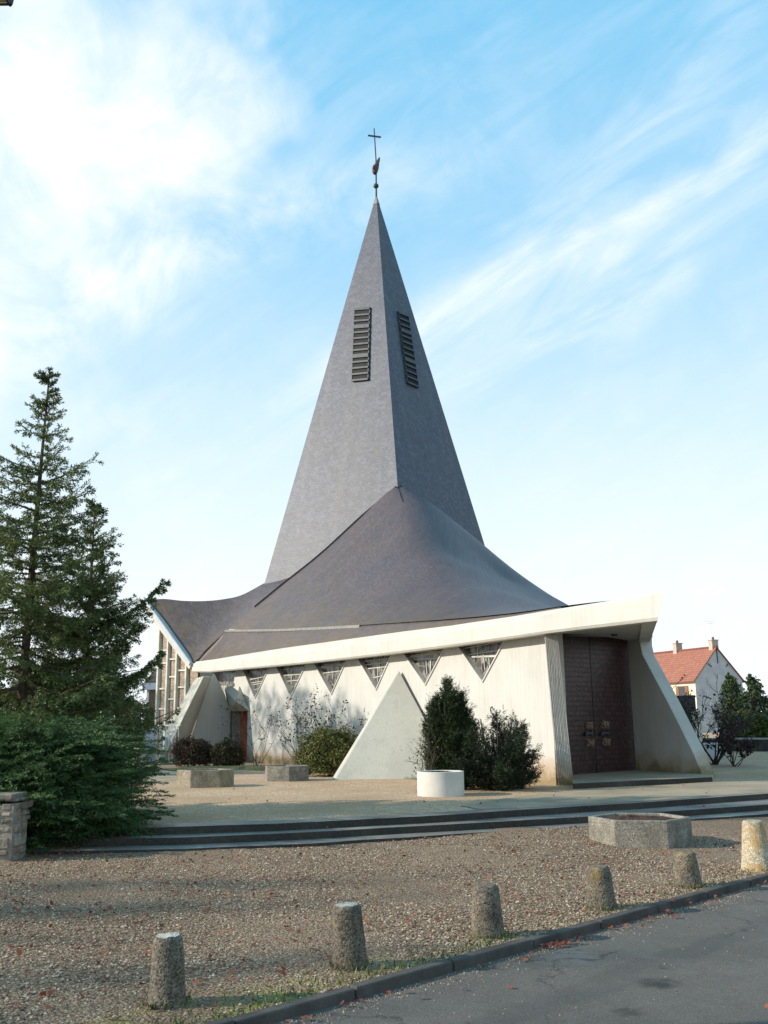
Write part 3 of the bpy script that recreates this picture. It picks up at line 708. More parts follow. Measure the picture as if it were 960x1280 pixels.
# corner k: direction from the axis
cdir = [np.array([math.sin(phi + k * math.pi / 2), -math.cos(phi + k * math.pi / 2), 0]) for k in range(4)]   # 0 front, 1 right, 2 rear, 3 left
ctr = np.array([CX[0], CX[1], Z1])
def fit_corner(k, px, py):      # base radius so that the edge passes the photographed point
    best = None
    for r_ in np.linspace(4.5, 9.5, 501):
        b = ctr + cdir[k] * r_
        # screen distance of (px,py) to projected edge
        def pj(p):
            v = np.array(p) - CO; return np.array([480 + FOC * v.dot(cr) / v.dot(cf), 640 - FOC * v.dot(cu) / v.dot(cf)])
        a_, b_ = pj(APX), pj(b); d_ = b_ - a_; x_at = a_[0] + d_[0] * (py - a_[1]) / d_[1]
        if best is None or abs(x_at - px) < best[0]: best = (abs(x_at - px), r_)
    return best[1]
r3, r1 = fit_corner(3, 331, 728), fit_corner(1, 608, 688); r0 = fit_corner(0, 497, 608)
r0 = float(np.clip(r0, 5.5, 8.0)); rr = [r0, r1, (r1 + r3) / 2, r3]
FOOT = 1.2
def corner(k, z):
    f = (APX[2] - z) / (APX[2] - Z1); return np.array([APX[0], APX[1], 0]) * (1 - f) + np.array([CX[0], CX[1], 0]) * f + cdir[k] * rr[k] * f + np.array([0, 0, z])
m = MB(); cap = APX[2] - 0.62
for k in range(4):
    a, b = k, (k + 1) % 4
    zs = np.linspace(FOOT, cap, 14)
    for z0, z1 in zip(zs[:-1], zs[1:]):
        q = [corner(a, z0), corner(b, z0), corner(b, z1), corner(a, z1)]
        mid = (corner(a, FOOT) + corner(b, FOOT)) / 2; ex = unit(corner(b, FOOT) - corner(a, FOOT)); up = unit(APX - mid)
        m.add(q, [(0, 1, 2, 3)], [[(float(np.dot(p - mid, ex)) + k * 31.3, float(np.dot(p - mid, up))) for p in q]])
m.add([corner(k, FOOT) for k in range(4)], [(0, 1, 2, 3)])
spire = m.build('spire', M['slate_spire'], church)
m = MB(); cz = cap - 0.005
ring = [corner(k, cz) for k in range(4)]; cc_ = sum(ring) / 4; ring = [cc_ + (p - cc_) * 1.15 for p in ring]; tp_ = [cc_ + (corner(k, APX[2] - .1) - cc_) * 1.0 for k in range(4)]
m.add(ring + [APX + (p - tp_[0]) * 0.3 for p in tp_], [(0, 1, 5, 4), (1, 2, 6, 5), (2, 3, 7, 6), (3, 0, 4, 7), (0, 1, 2, 3), (4, 5, 6, 7)])
m.build('spire_cap', M['lead'], spire)
def facen(a, b):
    n = unit(np.cross(corner(b, FOOT) - corner(a, FOOT), APX - corner(a, FOOT)))
    return n if np.dot(n, corner(a, FOOT) - ctr) > 0 else -n
nL, nR = facen(3, 0), facen(0, 1); P0 = corner(0, 10)
def louvre(px, nn, gaps):
    tl_, tr2, br, bl = [onp(x, y, P0, nn) for x, y in px]
    m = MB(); m.hexa([bl + nn * .01, br + nn * .01, tr2 + nn * .01, tl_ + nn * .01, bl + nn * .05, br + nn * .05, tr2 + nn * .05, tl_ + nn * .05])
    lv = m.build('louvre', M['dark'], spire)
    m = MB(); up = unit((tl_ + tr2) / 2 - (bl + br) / 2); N = 12
    sx = unit(tr2 - tl_)
    for side in ((tl_, bl), (tr2, br)): m.bar(side[0] + nn * .05 + up * .05, side[1] + nn * .05 - up * .05, 0.05, 0.06, up=nn)
    for i in range(N + 1):
        f = i / N; a = lerp(tl_, bl, f); b = lerp(tr2, br, f); h = 0.10 if i not in gaps else 0.22
        m.box((a + b) / 2 + nn * .075, (b - a) * 1.02, nn * .09 - up * .08, up * h)
    m.build('slats', M['louvreslat'], lv)
louvre([(444, 387.5), (463, 386), (461, 474), (440.5, 476)], nL, (3, 8))
louvre([(496.5, 391), (509.5, 396), (522, 484), (508, 478)], nR, (3, 8))
# --- finial, cross and weathercock
m = MB(); top_ = aty(467.6, 160.5, 47.0); m.tube([APX - [0, 0, .3], aty(470, 200, 47.0), top_], [0.05, 0.035, 0.03], 8)
fin_ = m.build('finial', M['iron'], church)
m = MB(); m.bar(aty(460, 169.3, 46.98), aty(476.2, 171.5, 47.02), 0.07); m.build('cross_arm', M['iron'], fin_)
m = MB(); m.ball(aty(470, 232.5, 47.0), 0.15, 12); m.build('ball', M['iron'], fin_, smooth=True)
m = MB(); bc = aty(470, 211, 47.0)
m.tube([aty(468.3, 217.8, 46.9), aty(468.6, 215, 46.9), aty(469.4, 210.5, 46.95), aty(471, 206, 47.0), aty(472.4, 202.5, 47.05), aty(473.3, 200, 47.05), aty(474, 198, 47.05)], [0.07, 0.15, 0.175, 0.13, 0.085, 0.075, 0.03], 12)
m.tube([aty(473.9, 199, 47.05), aty(475.6, 198.4, 47.0)], [0.03, 0.006], 6)
m.tube([aty(473.8, 198.4, 47.05), aty(474.2, 196.2, 47.05)], [0.05, 0.012], 6)
m.tube([aty(467.5, 216.5, 46.9), aty(467.0, 210, 46.8), aty(467.3, 206, 46.75)], [0.05, 0.09, 0.02], 8)
m.build('weathercock', M['rooster'], fin_, smooth=True)

# --- roof: smooth surfaces through measured points (thin-plate splines over the plan)
class TPS:
    def __init__(s, pts, lam=0.0):
        P_ = np.array(pts); s.c = P_[:, :2].mean(0); s.k = 20.0
        X = (P_[:, :2] - s.c) / s.k; z = P_[:, 2]; n = len(X); s.X = X
        K = s.phi(np.linalg.norm(X[:, None] - X[None], axis=2)) + lam * np.eye(n)
        A = np.zeros((n + 3, n + 3)); A[:n, :n] = K; A[:n, n] = 1; A[:n, n + 1:] = X; A[n, :n] = 1; A[n + 1:, :n] = X.T
        s.w = np.linalg.solve(A, np.concatenate([z, np.zeros(3)]))
    @staticmethod
    def phi(r): return np.where(r > 1e-9, r * r * np.log(np.maximum(r, 1e-9)), 0)
    def __call__(s, x, y):
        X = (np.array([x, y]) - s.c) / s.k; return float(s.phi(np.linalg.norm(s.X - X, axis=1)) @ s.w[:-3] + s.w[-3] + X @ s.w[-2:])
def onedge(k, y):     # point of spire edge k at photographed row y
    lo, hi = 2.0, 28.0
    for _ in range(50):
        mid = (lo + hi) / 2; v = corner(k, mid) - CO; yy = 640 - FOC * v.dot(cu) / v.dot(cf)
        if yy > y: lo = mid
        else: hi = mid
    return corner(k, lo)
FILLP = (1.78, 1.92, 1.95, 1.8)
PEAK = onedge(0, 608); RC = onedge(1, 688); LC = onedge(3, 730)
P2 = bp(240, 828) ; P2 = P2 + np.array([0, 0, 0.0])
cre_px = [(453, 645), (410, 685), (390, 702), (353, 731), (320, 758), (300, 773.5), (282, 787.5)]
crease = [onv(x, y, PEAK[:2], P2[:2]) for x, y in cre_px]
CXP = crease[-1]
inset = -BN * 0.30
evT = [t_ + inset + np.array([0, 0, 0.03]) for t_ in top]
E700 = bp(700, 759) + inset + [0, 0, .03]
coy_px = [(282, 787.5), (350, 786.5), (420, 783), (480, 779.5), (540, 775.5), (590, 771.5), (640, 766.5), (700, 758)]
coy = [onv(x, y, CXP[:2], E700[:2]) for x, y in coy_px]
rjun = [onp(x, y, P0, nR) for x, y in [(511, 618), (525, 628), (539, 638), (553, 648), (567, 658), (581, 668.5), (595, 678.5)]] + [RC]
SQ = np.array([8.1, 31.0])
sil = [onv(x, y, RC[:2], SQ) for x, y in [(622, 699), (640, 711), (660, 726), (680, 741), (700, 755)]]
rv = [QT + [0, 0, .02], lerp(QT, RR + [0, 0, .6], .35), lerp(QT, RR + [0, 0, .6], .7), RR + [0, 0, .62]]
prow = [PROW_T + [-.15, .25, -.12], bp(760, 750) + inset + [0, 0, .02]]
back_r = [np.array([10.5, 54.0, 4.6]), corner(2, 6.5), corner(1, 8.0) + [0.6, 1.2, -1.0]]
def resample0(pl, n):
    pl = [np.array(p, float) for p in pl]; d_ = [0]
    for a, b in zip(pl[:-1], pl[1:]): d_.append(d_[-1] + np.linalg.norm((b - a)[:2]))
    ts = np.linspace(0, d_[-1], n); A = np.array(pl); return [np.array([np.interp(t_, d_, A[:, k]) for k in range(3)]) for t_ in ts]
fill = []
E_R = resample0([coy[-2], coy[-1]] + [bp(760, 750) + inset, PROW_T, QT], 5)
for k, u_ in enumerate((.0, .25, .5, .75)):
    J_ = lerp(PEAK, RC, u_); E_ = E_R[k]
    for f in ((.3, .55, .8) if k else (.2, .4, .6, .8)):
        q = lerp(J_, E_, f); q[2] = E_[2] + (J_[2] - E_[2]) * (1 - f) ** FILLP[k]; fill.append(q)
zE_ = crease[-1][2]; Lc = np.linalg.norm((crease[-1] - PEAK)[:2])
pc = float(np.mean([math.log((q[2] - zE_) / (PEAK[2] - zE_)) / math.log(1 - np.linalg.norm((q - PEAK)[:2]) / Lc) for q in crease[:4]])); print('CREASE EXP', pc)
for E_, w_k in ((coy[2], .35), (coy[4], .7)):
    for f in (.12, .3, .5, .7):
        q = lerp(PEAK, E_, f); q[2] = E_[2] + (PEAK[2] - E_[2]) * (1 - f) ** (pc * (1 - w_k) + FILLP[0] * w_k); fill.append(q)
ctl = [PEAK] + resample0(crease, 14) + resample0(coy, 16)[1:] + rjun + sil + rv + prow + back_r + fill
tpsF = TPS(ctl, 3e-5)
def mesh_grid(name, G, mat, parent, uvf):
    m = MB(); NI, NJ = len(G), len(G[0])
    for i in range(NI - 1):
        for j in range(NJ - 1):
            q = [G[i][j], G[i + 1][j], G[i + 1][j + 1], G[i][j + 1]]
            uvq = [uvf[i][j], uvf[i + 1][j], uvf[i + 1][j + 1], uvf[i][j + 1]]
            if np.linalg.norm(q[0] - q[1]) < 1e-4: m.add(q[1:], [(0, 1, 2)], [uvq[1:]])
            elif np.linalg.norm(q[2] - q[3]) < 1e-4: m.add(q[:3], [(0, 1, 2)], [uvq[:3]])
            else: m.add(q, [(0, 1, 2, 3)], [uvq])
    o = m.build(name, mat, parent, smooth=True, fix=False)
    bm = bmesh.new(); bm.from_mesh(o.data); bmesh.ops.remove_doubles(bm, verts=bm.verts, dist=0.002); bmesh.ops.recalc_face_normals(bm, faces=bm.faces)
    up = sum(f.normal.z * f.calc_area() for f in bm.faces)
    if up < 0: bmesh.ops.reverse_faces(bm, faces=bm.faces)
    bm.to_mesh(o.data); bm.free(); return o
def resample(pl, n):
    pl = [np.array(p, float) for p in pl]; d_ = [0]
    for a, b in zip(pl[:-1], pl[1:]): d_.append(d_[-1] + np.linalg.norm((b - a)[:2]))
    ts = np.linspace(0, d_[-1], n); A = np.array(pl)
    return [np.array([np.interp(t_, d_, A[:, k]) for k in range(3)]) for t_ in ts]
def ruled(inner, outer, tps, NJ, pw=1.0):
    G = []; U = []; acc = 0
    for i, (a, b) in enumerate(zip(inner, outer)):
        row = []; ur = []
        for j in range(NJ + 1):
            f = (j / NJ) ** pw; x, y = lerp(a[:2], b[:2], f); row.append(np.array([x, y, tps(x, y)]))
        if i: acc += np.linalg.norm((outer[i] - outer[i - 1])[:2])
        ln = 0
        for j in range(NJ, -1, -1):
            if j < NJ: ln += np.linalg.norm(row[j] - row[j + 1])
            ur.append((acc * (0.25 + 0.75 * (j / NJ)), ln))
        G.append(row); U.append(ur[::-1])
    return G, U
outer = resample(coy + prow[::-1] + rv + [np.array([11.5, 54, 4.5])], 110)
jn = [PEAK] + rjun + [corner(1, 8.0)]
nin = np.linspace(0, 1, 110); jr = resample([p * 0.96 + np.array([*(CX * 0.04), p[2] * 0.04]) for p in jn], 60)
inner = []
for i in range(110):
    f = max(0.0, (i - 38) / 71.0); inner.append(jr[min(59, int(f * 59))] if i > 38 else PEAK * 0.995 + np.array([*(CX * .005), PEAK[2] * .005]))
G, U = ruled(inner, outer, tpsF, 44)
roofF = mesh_grid('roof', G, M['slate_roof'], church, U)
# the flatter strip of slates above the gutter, and the rim that lies over it
lineA = resample(coy, 40); lineB = resample([P2 + inset * .6 + [0, 0, .02]] + evT[1:10], 40)
G = []
for i, (a, b) in enumerate(zip(lineA, lineB)):
    dz = max(0.02, 0.07 * (1 - i / 24)); bk = unit((a - b) * [1, 1, 0] + [1e-6, 0, 0]) * (.10 if i > 4 else 0)
    G.append([np.array([a[0] + bk[0], a[1] + bk[1], (tpsF(a[0] + bk[0], a[1] + bk[1]) if i > 4 else a[2]) - dz]), lerp(a, b, .25) + np.array([0, 0, -dz * .8]), lerp(a, b, .6) + np.array([0, 0, -dz * .5]), b])
G = [[CXP - [0, 0, .07], lerp(CXP, P2, .25) - [0, 0, .05], lerp(CXP, P2, .6) - [0, 0, .03], P2 + inset * .4 + [0, 0, .01]]] + G
U = []
for i, g_ in enumerate(G): U.append([(i * 0.5 + 3, 2.0), (i * 0.5 + 3, 1.5), (i * 0.5 + 3, .8), (i * 0.5 + 3, 0.0)])
mesh_grid('eaves_strip', G, M['slate_roof'], roofF, U)
m = MB()
for a, b in zip(lineA[:22], lineA[1:23]): m.bar(a + BN * .02 - [0, 0, .04], b + BN * .02 - [0, 0, .04], 0.05, 0.09)
m.build('eaves_rim', M['lead'], roofF)
m = MB()
for a, b in zip([PEAK] + rjun[:-1], rjun): m.bar(a + nR * .06, b + nR * .06, 0.10, 0.08)
m.build('flashing', M['dark'], roofF)
m = MB(); cl_ = resample([PEAK] + crease + [P2 + [0, 0, .05]], 50)
# raised edge of the front slope, its shadow line painted near black
ou = unit(np.cross(unit((P2 - PEAK) * [1, 1, 0]), (0, 0, 1))); 
for a, b in zip(cl_[:34], cl_[1:35]): m.bar(a - [0, 0, .07], b - [0, 0, .07], 0.12, 0.22)
m.build('roof_edge_shadow', M['dark'], roofF)
# --- left slope
P3 = np.array([*aty(184, 750, 46.5)])
ljun = [onp(x, y, P0, nL) for x, y in [(386, 714), (372, 718.5), (358, 723), (344, 727)]] + [LC]
silL = [onv(x, y, LC[:2], P3[:2]) for x, y in [(300, 746), (282, 750), (265, 752), (245, 752.5), (225, 751.5), (205, 749)]] + [P3]
verge = [lerp(P3, P2, f) for f in (0.2, 0.4, 0.6, 0.8)]
verge = [onv(x, y, P3[:2], P2[:2]) for x, y in [(195, 768), (206, 784), (217, 799), (229, 816)]]
creL = [p - np.array([0, 0, 0.10]) for p in crease]
tpsL = TPS([PEAK - [0, 0, .1]] + resample0(creL, 14) + ljun + silL + verge + [P2 - [0, 0, .02]], 1e-5)
outer = resample([P2] + verge[::-1] + [P3], 44)
inn_ = resample([CXP] + crease[::-1][1:4] + [ljun[0]] + ljun[1:], 44)
inn_ = [p + (np.array([*CX, p[2]]) - p) * (0.06 if i > 18 else 0.0) for i, p in enumerate(inn_)]
# left slope is ruled from the valley line and spire foot to the verge
G, U = ruled(inn_, outer, tpsL, 30); mesh_grid('roof', G, M['slate_roof'], church, U)
# rear slopes, out of the photograph's sight
m = MB(); b1, b2 = np.array([-5.5, 58.0, 4.6]), np.array([6.5, 59.0, 4.4]); br_ = np.array([11.5, 54, 4.5])
l_ = corner(3, 5.6); rr_ = corner(2, 6.2); r_1 = corner(1, 7.6)
m.add([P3 - [0, 0, .02], b1, l_, rr_, b2, br_, r_1], [(0, 1, 2), (1, 3, 2), (1, 4, 3), (4, 5, 3), (5, 6, 3)], [[(0, 0), (5, 0), (3, 5)], [(0, 0), (3, 5), (5, 5)], [(0, 0), (5, 0), (3, 5)], [(0, 0), (5, 0), (3, 5)], [(0, 0), (5, 0), (3, 5)]])
m.build('roof', M['slate_roof'], church)
m = MB(); ring_ = [P3 * [1, 1, 0] + [1.2, 0.4, 0], b1 * [1, 1, 0] + [.4, -.8, 0], b2 * [1, 1, 0] + [-.3, -.8, 0], br_ * [1, 1, 0] + [-.9, -.3, 0], RR * [1, 1, 0] + [-.8, 0, 0], QB * [1, 1, 0] + [0.3, 4.5, 0]]
for a, b in zip(ring_[:-1], ring_[1:]):
    dd = unit(b - a); nn = np.array([-dd[1], dd[0], 0]) * .3
    m.hexa([a + [0, 0, .2], b + [0, 0, .2], b + nn + [0, 0, .2], a + nn + [0, 0, .2], a + [0, 0, 4.15], b + [0, 0, 4.05], b + nn + [0, 0, 4.05], a + nn + [0, 0, 4.15]])
m.build('rear_wall', M['concrete'], church)
# --- gable verge beam and the glazed gable wall
m = MB(); gd = unit(P2 - P3); gn = unit(np.cross((P2 - P3) * [1, 1, 0], (0, 0, 1)));
if gn[1] > 0: gn = -gn
a, b = P3 - gd * .15, P2 + gd * .1
dn = unit(np.cross(gd, gn)); dn = dn if dn[2] < 0 else -dn
m.hexa([a + dn * .42 - gn * .35, b + dn * .30 - gn * .3, b + dn * .30 + gn * .08, a + dn * .42 + gn * .08, a - gn * .35, b - gn * .3, b + gn * .08, a + gn * .08])
m.build('verge_beam', M['beam'], church)
m = MB(); m.hexa([a + gn * .09 - dn * .01, b + gn * .09 - dn * .01, b + gn * .09 - dn * .07, a + gn * .09 - dn * .07, a + gn * .16 - dn * .01, b + gn * .16 - dn * .01, b + gn * .16 - dn * .07, a + gn * .16 - dn * .07])
m.bar(a + gn * .12 + dn * .03, b + gn * .12 + dn * .03, .16, .12, up=gn)
m.build('verge_flashing', M['zinc'], church)
GA, GB = P3 - gn * .25, P2 - gn * .25
def gp(x, y): return onv(x, y, GA[:2], GB[:2])
def under(p):    # underside of the verge above plan point p
    f = np.dot((p - P3)[:2], (P2 - P3)[:2]) / np.dot((P2 - P3)[:2], (P2 - P3)[:2]); return lerp(P3, P2, f)[2] - 0.40
gl_l, gl_r = gp(198.5, 850), gp(247, 850)
m = MB(); m.prism([np.array([gl_l[0], gl_l[1], .2]), np.array([gl_r[0], gl_r[1], .2]), np.array([gl_r[0], gl_r[1], under(gl_r)]), np.array([gl_l[0], gl_l[1], under(gl_l)])], -gn * .12)
gw = m.build('gable_wall', M['panel'], church)
for x in (199.5, 211, 222.5, 235):
    p = gp(x, 860); m = MB(); h = under(p) + .1
    m.box(np.array([p[0], p[1], (h + .2) / 2]) + gn * .08, gd * [1, 1, 0] * .13 / np.linalg.norm((gd * [1, 1, 0])) , gn * .16, (0, 0, h - .2)); m.build('post', M['post'], gw)
for i in range(3):
    xs = [(199.5, 211), (211, 222.5), (222.5, 235)][i]
    for j, y in enumerate([(813, 829, 861, 886), (824, 846, 874, 900), (838, 859, 885)][i]):
        m = MB(); m.bar(gp(xs[0], y) + gn * .03, gp(xs[1], y) + gn * .03, 0.09, 0.07); m.build('transom', M['post'], gw)
# --- porch: two leaning fins, soffit, bronze doors, doorstep
dl, dr = atz(718.5, 968, 0.42), atz(795, 962.5, 0.42)
Dn = unit(np.cross((dr - dl) * [1, 1, 0], (0, 0, 1)))
def dpx(x, y, o_=0.0): return onv(x, y, (dl + Dn * o_)[:2], (dr + Dn * o_)[:2])
f_t, f_b = aty(688, 793, 22.72), atz(708, 983.5, 0.27)
dk = unit((dl - f_b) * [1, 1, 0]); w_ = np.cross(dk, (0, 0, 1)); w_ = w_ if w_[0] > 0 else -w_
def fr_pt(x, y): return aty(x, y, f_b[1] + (f_t[1] - f_b[1]) * (983 - y) / 190.0)
bl_, br2, tl2, tr3 = fr_pt(698, 983), fr_pt(717.5, 983.5), fr_pt(679.5, 792), fr_pt(695.5, 792)
tl2 = tl2 + [0, 0, .35]; tr3 = tr3 + [0, 0, .35]
ins = lambda p, z: np.array([p[0], p[1], z])
m = MB(); bk_r = dpx(716, 968, .15); 
m.hexa([bl_ - [0, 0, .1], br2 - [0, 0, .1], ins(bk_r, .2), ins(bk_r + [-.35, .1, 0], .2), tl2, tr3, ins(dpx(696, 790, .15), 4.35), ins(dpx(696, 790, .15) + [-.35, .1, 0], 4.35)])
finL = m.build('porch_wall', M['fin'], church)
m = MB()     # ribs left by the boards on its front edge
ex = unit(tr3 - tl2); fn = unit(np.cross(tl2 - bl_, br2 - bl_)); fn = fn if fn[1] < 0 else -fn
for i in range(9):
    f = (i + .5) / 9; m.bar(lerp(bl_, br2, f) + fn * .008, lerp(tl2, tr3, f) + fn * .008, 0.026, 0.04, up=fn)
m.build('ribs', M['fin'], finL)
# right fin: inner face from the door jamb outwards, edge face on the outside
jT, jB = dpx(783.5, 797, 0.05), dpx(795, 962, .05)
oB, oT, kn = atz(880.5, 968.5, 0.40), None, None
def fpx(x, y): return onv(x, y, jB[:2], oB[:2])
prof = [fpx(795, 963), fpx(880.5, 968.5), fpx(866, 940), fpx(836, 880), fpx(803, 818), fpx(800.5, 806), fpx(800.5, 786), fpx(783, 786)]
prof[0][2] = .2; prof[1][2] = .25
outw = unit(np.cross((oB - jB) * [1, 1, 0], (0, 0, 1))); outw = outw if outw[0] > 0 else -outw
m = MB(); m.prism(prof, outw * 0.42); m.build('porch_wall', M['fin'], church, bevel=0.015)
pts = [bp(690, 789.5) - BN * .42, PROW_B - BN * .3 + BT * 0.3, QB, dpx(812, 797), dpx(784, 797, .0), dpx(694, 795, 0)]
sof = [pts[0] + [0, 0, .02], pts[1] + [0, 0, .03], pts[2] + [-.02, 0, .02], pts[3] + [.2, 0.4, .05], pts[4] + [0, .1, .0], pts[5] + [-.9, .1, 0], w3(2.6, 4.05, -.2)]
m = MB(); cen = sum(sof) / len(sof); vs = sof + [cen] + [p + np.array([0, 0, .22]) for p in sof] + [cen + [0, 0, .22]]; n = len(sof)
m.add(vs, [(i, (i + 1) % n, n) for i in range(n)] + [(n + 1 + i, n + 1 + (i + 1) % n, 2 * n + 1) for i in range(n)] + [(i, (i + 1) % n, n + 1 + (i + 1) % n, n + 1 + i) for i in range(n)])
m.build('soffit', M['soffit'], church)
m = MB(); pl_ = aty(768, 792, 24.5); m.tube([pl_ + [0, 0, .1], pl_ - [0, 0, .06]], [.10, .08], 10); m.build('porch_light', M['iron'], church)
dm = lerp(dpx(739.0, 962), dpx(737.5, 800), .5)
mid_s = float(np.dot(dpx(741, 880) - dl, unit(dr - dl))); tot = float(np.dot(dr - dl, unit(dr - dl))); du = unit((dr - dl) * [1, 1, 0])
ztop = dpx(740, 796)[2] + .25
for s0, s1 in ((-.45, mid_s - .012), (mid_s + .012, tot + .12)):
    P_ = lambda s_, z, o_: np.array([dl[0], dl[1], 0]) + du * s_ + Dn * o_ + np.array([0, 0, z])
    m = MB(); q = [(s0, .36), (s1, .36), (s1, ztop), (s0, ztop)]
    m.add([P_(a, b, 0) for a, b in q], [(0, 1, 2, 3)], [[(a + 5, b) for a, b in q]])
    m.add([P_(a, b, -.12) for a, b in q], [(3, 2, 1, 0)], [[(a + 5, b) for a, b in q]])
    m.add([P_(a, b, 0) for a, b in q] + [P_(a, b, -.12) for a, b in q], [(i, i + 4, (i + 1) % 4 + 4, (i + 1) % 4) for i in range(4)], [[(0, 0)] * 4] * 4)
    leaf = m.build('door_leaf', M['door'], church)
    left = s0 < 0
    for (x0, y0, x1, y1) in ([(731.5, 902.5, 739.5, 911), (732.5, 924, 741.5, 933)] if left else [(750.5, 901.5, 759.8, 910.5), (752.3, 923, 761.5, 932)]):
        m = MB(); a, b, c_, d_ = dpx(x0, y1), dpx(x1, y1), dpx(x1, y0), dpx(x0, y0); m.prism([a, b, c_, d_], Dn * .05)
        for k in range(5):      # small cast figures
            u_, v_ = random.uniform(.2, .8), random.uniform(.25, .75); c0 = lerp(lerp(a, b, u_), lerp(d_, c_, u_), v_)
            m.ball(c0 + Dn * .05, random.uniform(.03, .07), 8, (1, 1, random.uniform(.8, 2)))
        m.build('handle', M['bronze'], leaf)
    x0, x1 = (731.5, 740.5) if left else (751, 761); m = MB(); m.bar(dpx(x0, 917, .07), dpx(x1, 916, .07), .06, .06); m.bar(dpx(x0 + 1, 914, 0.03), dpx(x0 + 1, 920, .03), .06); m.bar(dpx(x1 - 1, 913, .03), dpx(x1 - 1, 919, .03), .06); m.build('pull_bar', M['iron'], leaf)
m = MB(); step = [atz(716, 979, .42), atz(889, 971, .42), atz(892, 968.5, .42), dpx(800, 962), dpx(716, 968.5)]
step[3][2] = step[4][2] = .42
m.prism([p + [0, 0, -.2] for p in step], np.array([0, 0, .2])); m.build('doorstep', M['path'], church, bevel=.01)
m = MB(); a, b = step[0], step[1]; fo = unit(np.cross(b - a, (0, 0, 1))); fo = fo if fo[1] < 0 else -fo
m.bar(a + fo * .02 - [0, 0, .065], b + fo * .02 - [0, 0, .065], .03, .12); m.build('step_edging', M['step'], church)
# ================================================================== PLANTS
def spruce(base, H, rmax, label, zlow=0.4, nwhorl=26, dens=1.0, lean=(0, 0), name='spruce', seed=1, bare=0.35, extra=()):
    g = np.random.default_rng(seed); rr_ = random.Random(seed); base = np.array(base, float)
    root = empty(name, base, label, 'tree', 'spruces beside the church steps')
    ax_ = lambda h: base + np.array([lean[0] * (h / H) ** 2, lean[1] * (h / H) ** 2, h])
    m = MB(); hs = np.linspace(-.1, H, 12); m.tube([ax_(h) for h in hs], [max(.010, .10 * (1 - h / H) ** 0.85) * H / 7.5 + .005 for h in hs], 8); m.build('trunk', M['bark'], root)
    PP, DD, LL = [], [], []; bm_ = MB()
    for i in range(nwhorl):
        f = i / (nwhorl - 1); h = zlow + (H - zlow) * (f ** 0.92)
        prof = (1 - f) ** 0.75 * (0.75 + 0.25 * rr_.random())
        if f < .12: prof *= .9
        nb = max(3, int((6 if f < .75 else 4) + rr_.randint(-1, 1)))
        a0 = rr_.random() * 6.28
        for k in range(nb):
            a = a0 + 2 * math.pi * k / nb + rr_.gauss(0, .25); L = max(.16, rmax * prof * rr_.uniform(.65, 1.15))
            if rr_.random() < .06: L *= 1.2
            up0 = .55 * f ** 1.2 + rr_.gauss(-.02, .1); sag = .38 * (1 - f) ** .8
            hh = h + rr_.uniform(-.12, .12); n = max(5, int(L / .11)); pts = []
            for j in range(n + 1):
                q = j / n; r_ = L * q; z = L * (up0 * q - sag * (q ** 1.1) + (sag * 0.75 + .12) * q ** 3.2)
                pts.append(ax_(min(hh, H)) + np.array([math.cos(a) * r_, math.sin(a) * r_, z]))
            bm_.tube([pts[0], pts[n // 2], pts[-1]], [.022 * L / rmax + .006, .013 * L / rmax + .004, .003], 4, False)
            for j in range(n):
                q = (j + .5) / n; d_ = pts[j + 1] - pts[j]; dl_ = np.linalg.norm(d_); d_ /= dl_
                PP.append(pts[j]); DD.append(d_); LL.append(dl_ * 1.1)
                if q < bare * (1 - f) * .6: continue
                sd_ = unit(np.cross(d_, (0, 0, 1)))
                for sgn in (-1, 1):
                    if rr_.random() > .84 * dens * (1 - .6 * sstep(.45, .85, f)): continue
                    sl_ = min(.55, L * .42) * (1 - q) ** .55 * rr_.uniform(.5, 1.1) + .05
                    sv = unit(d_ * .75 + sd_ * sgn * .8 + np.array([0, 0, -.30 * (1 - f * .6) + rr_.gauss(0, .14)])); s0 = pts[j] + d_ * dl_ * rr_.random()
                    PP.append(s0); DD.append(sv); LL.append(sl_)
                    if sl_ > .16:
                        for t_ in (.3, .55, .8):
                            if rr_.random() < .75 * dens:
                                v = unit(sv + np.array([rr_.gauss(0, .45), rr_.gauss(0, .45), -.55 + rr_.gauss(0, .25)])); PP.append(s0 + sv * sl_ * t_); DD.append(v); LL.append(sl_ * rr_.uniform(.3, .6))
    for (h, a, L) in extra:       # single long boughs
        pts = [ax_(h) + np.array([math.cos(a) * L * q, math.sin(a) * L * q, L * (.10 * q + .42 * q ** 2.4)]) for q in np.linspace(0, 1, 18)]
        bm_.tube(pts[::4] + [pts[-1]], [.03, .025, .018, .012, .006, .003][:len(pts[::4]) + 1], 5, False)
        for j in range(17):
            d_ = unit(pts[j + 1] - pts[j]); dl_ = np.linalg.norm(pts[j + 1] - pts[j]); PP.append(pts[j]); DD.append(d_); LL.append(dl_ * 1.1); sd_ = unit(np.cross(d_, (0, 0, 1)))
            for sgn in (-1, 1, -1, 1):
                sv = unit(d_ * .7 + sd_ * sgn * .7 + np.array([0, 0, -.35 + rr_.gauss(0, .3)])); sl_ = rr_.uniform(.18, .42) * (1 - j / 24); s0 = pts[j] + d_ * dl_ * rr_.random(); PP.append(s0); DD.append(sv); LL.append(sl_)
                for t_ in (.4, .75): PP.append(s0 + sv * sl_ * t_); DD.append(unit(sv + np.array([rr_.gauss(0, .4), rr_.gauss(0, .4), -.6]))); LL.append(sl_ * .5)
    PP.append(ax_(H - .05)); DD.append(np.array([0, 0, 1.])); LL.append(.25)
    bm_.build('branches', M['twig'], root, fix=False)
    V, F = needles(np.array(PP), np.array(DD), np.array(LL), 15, .074, .017, .9)
    arr_mesh('crown', V, F, M['spruce'], root); return root
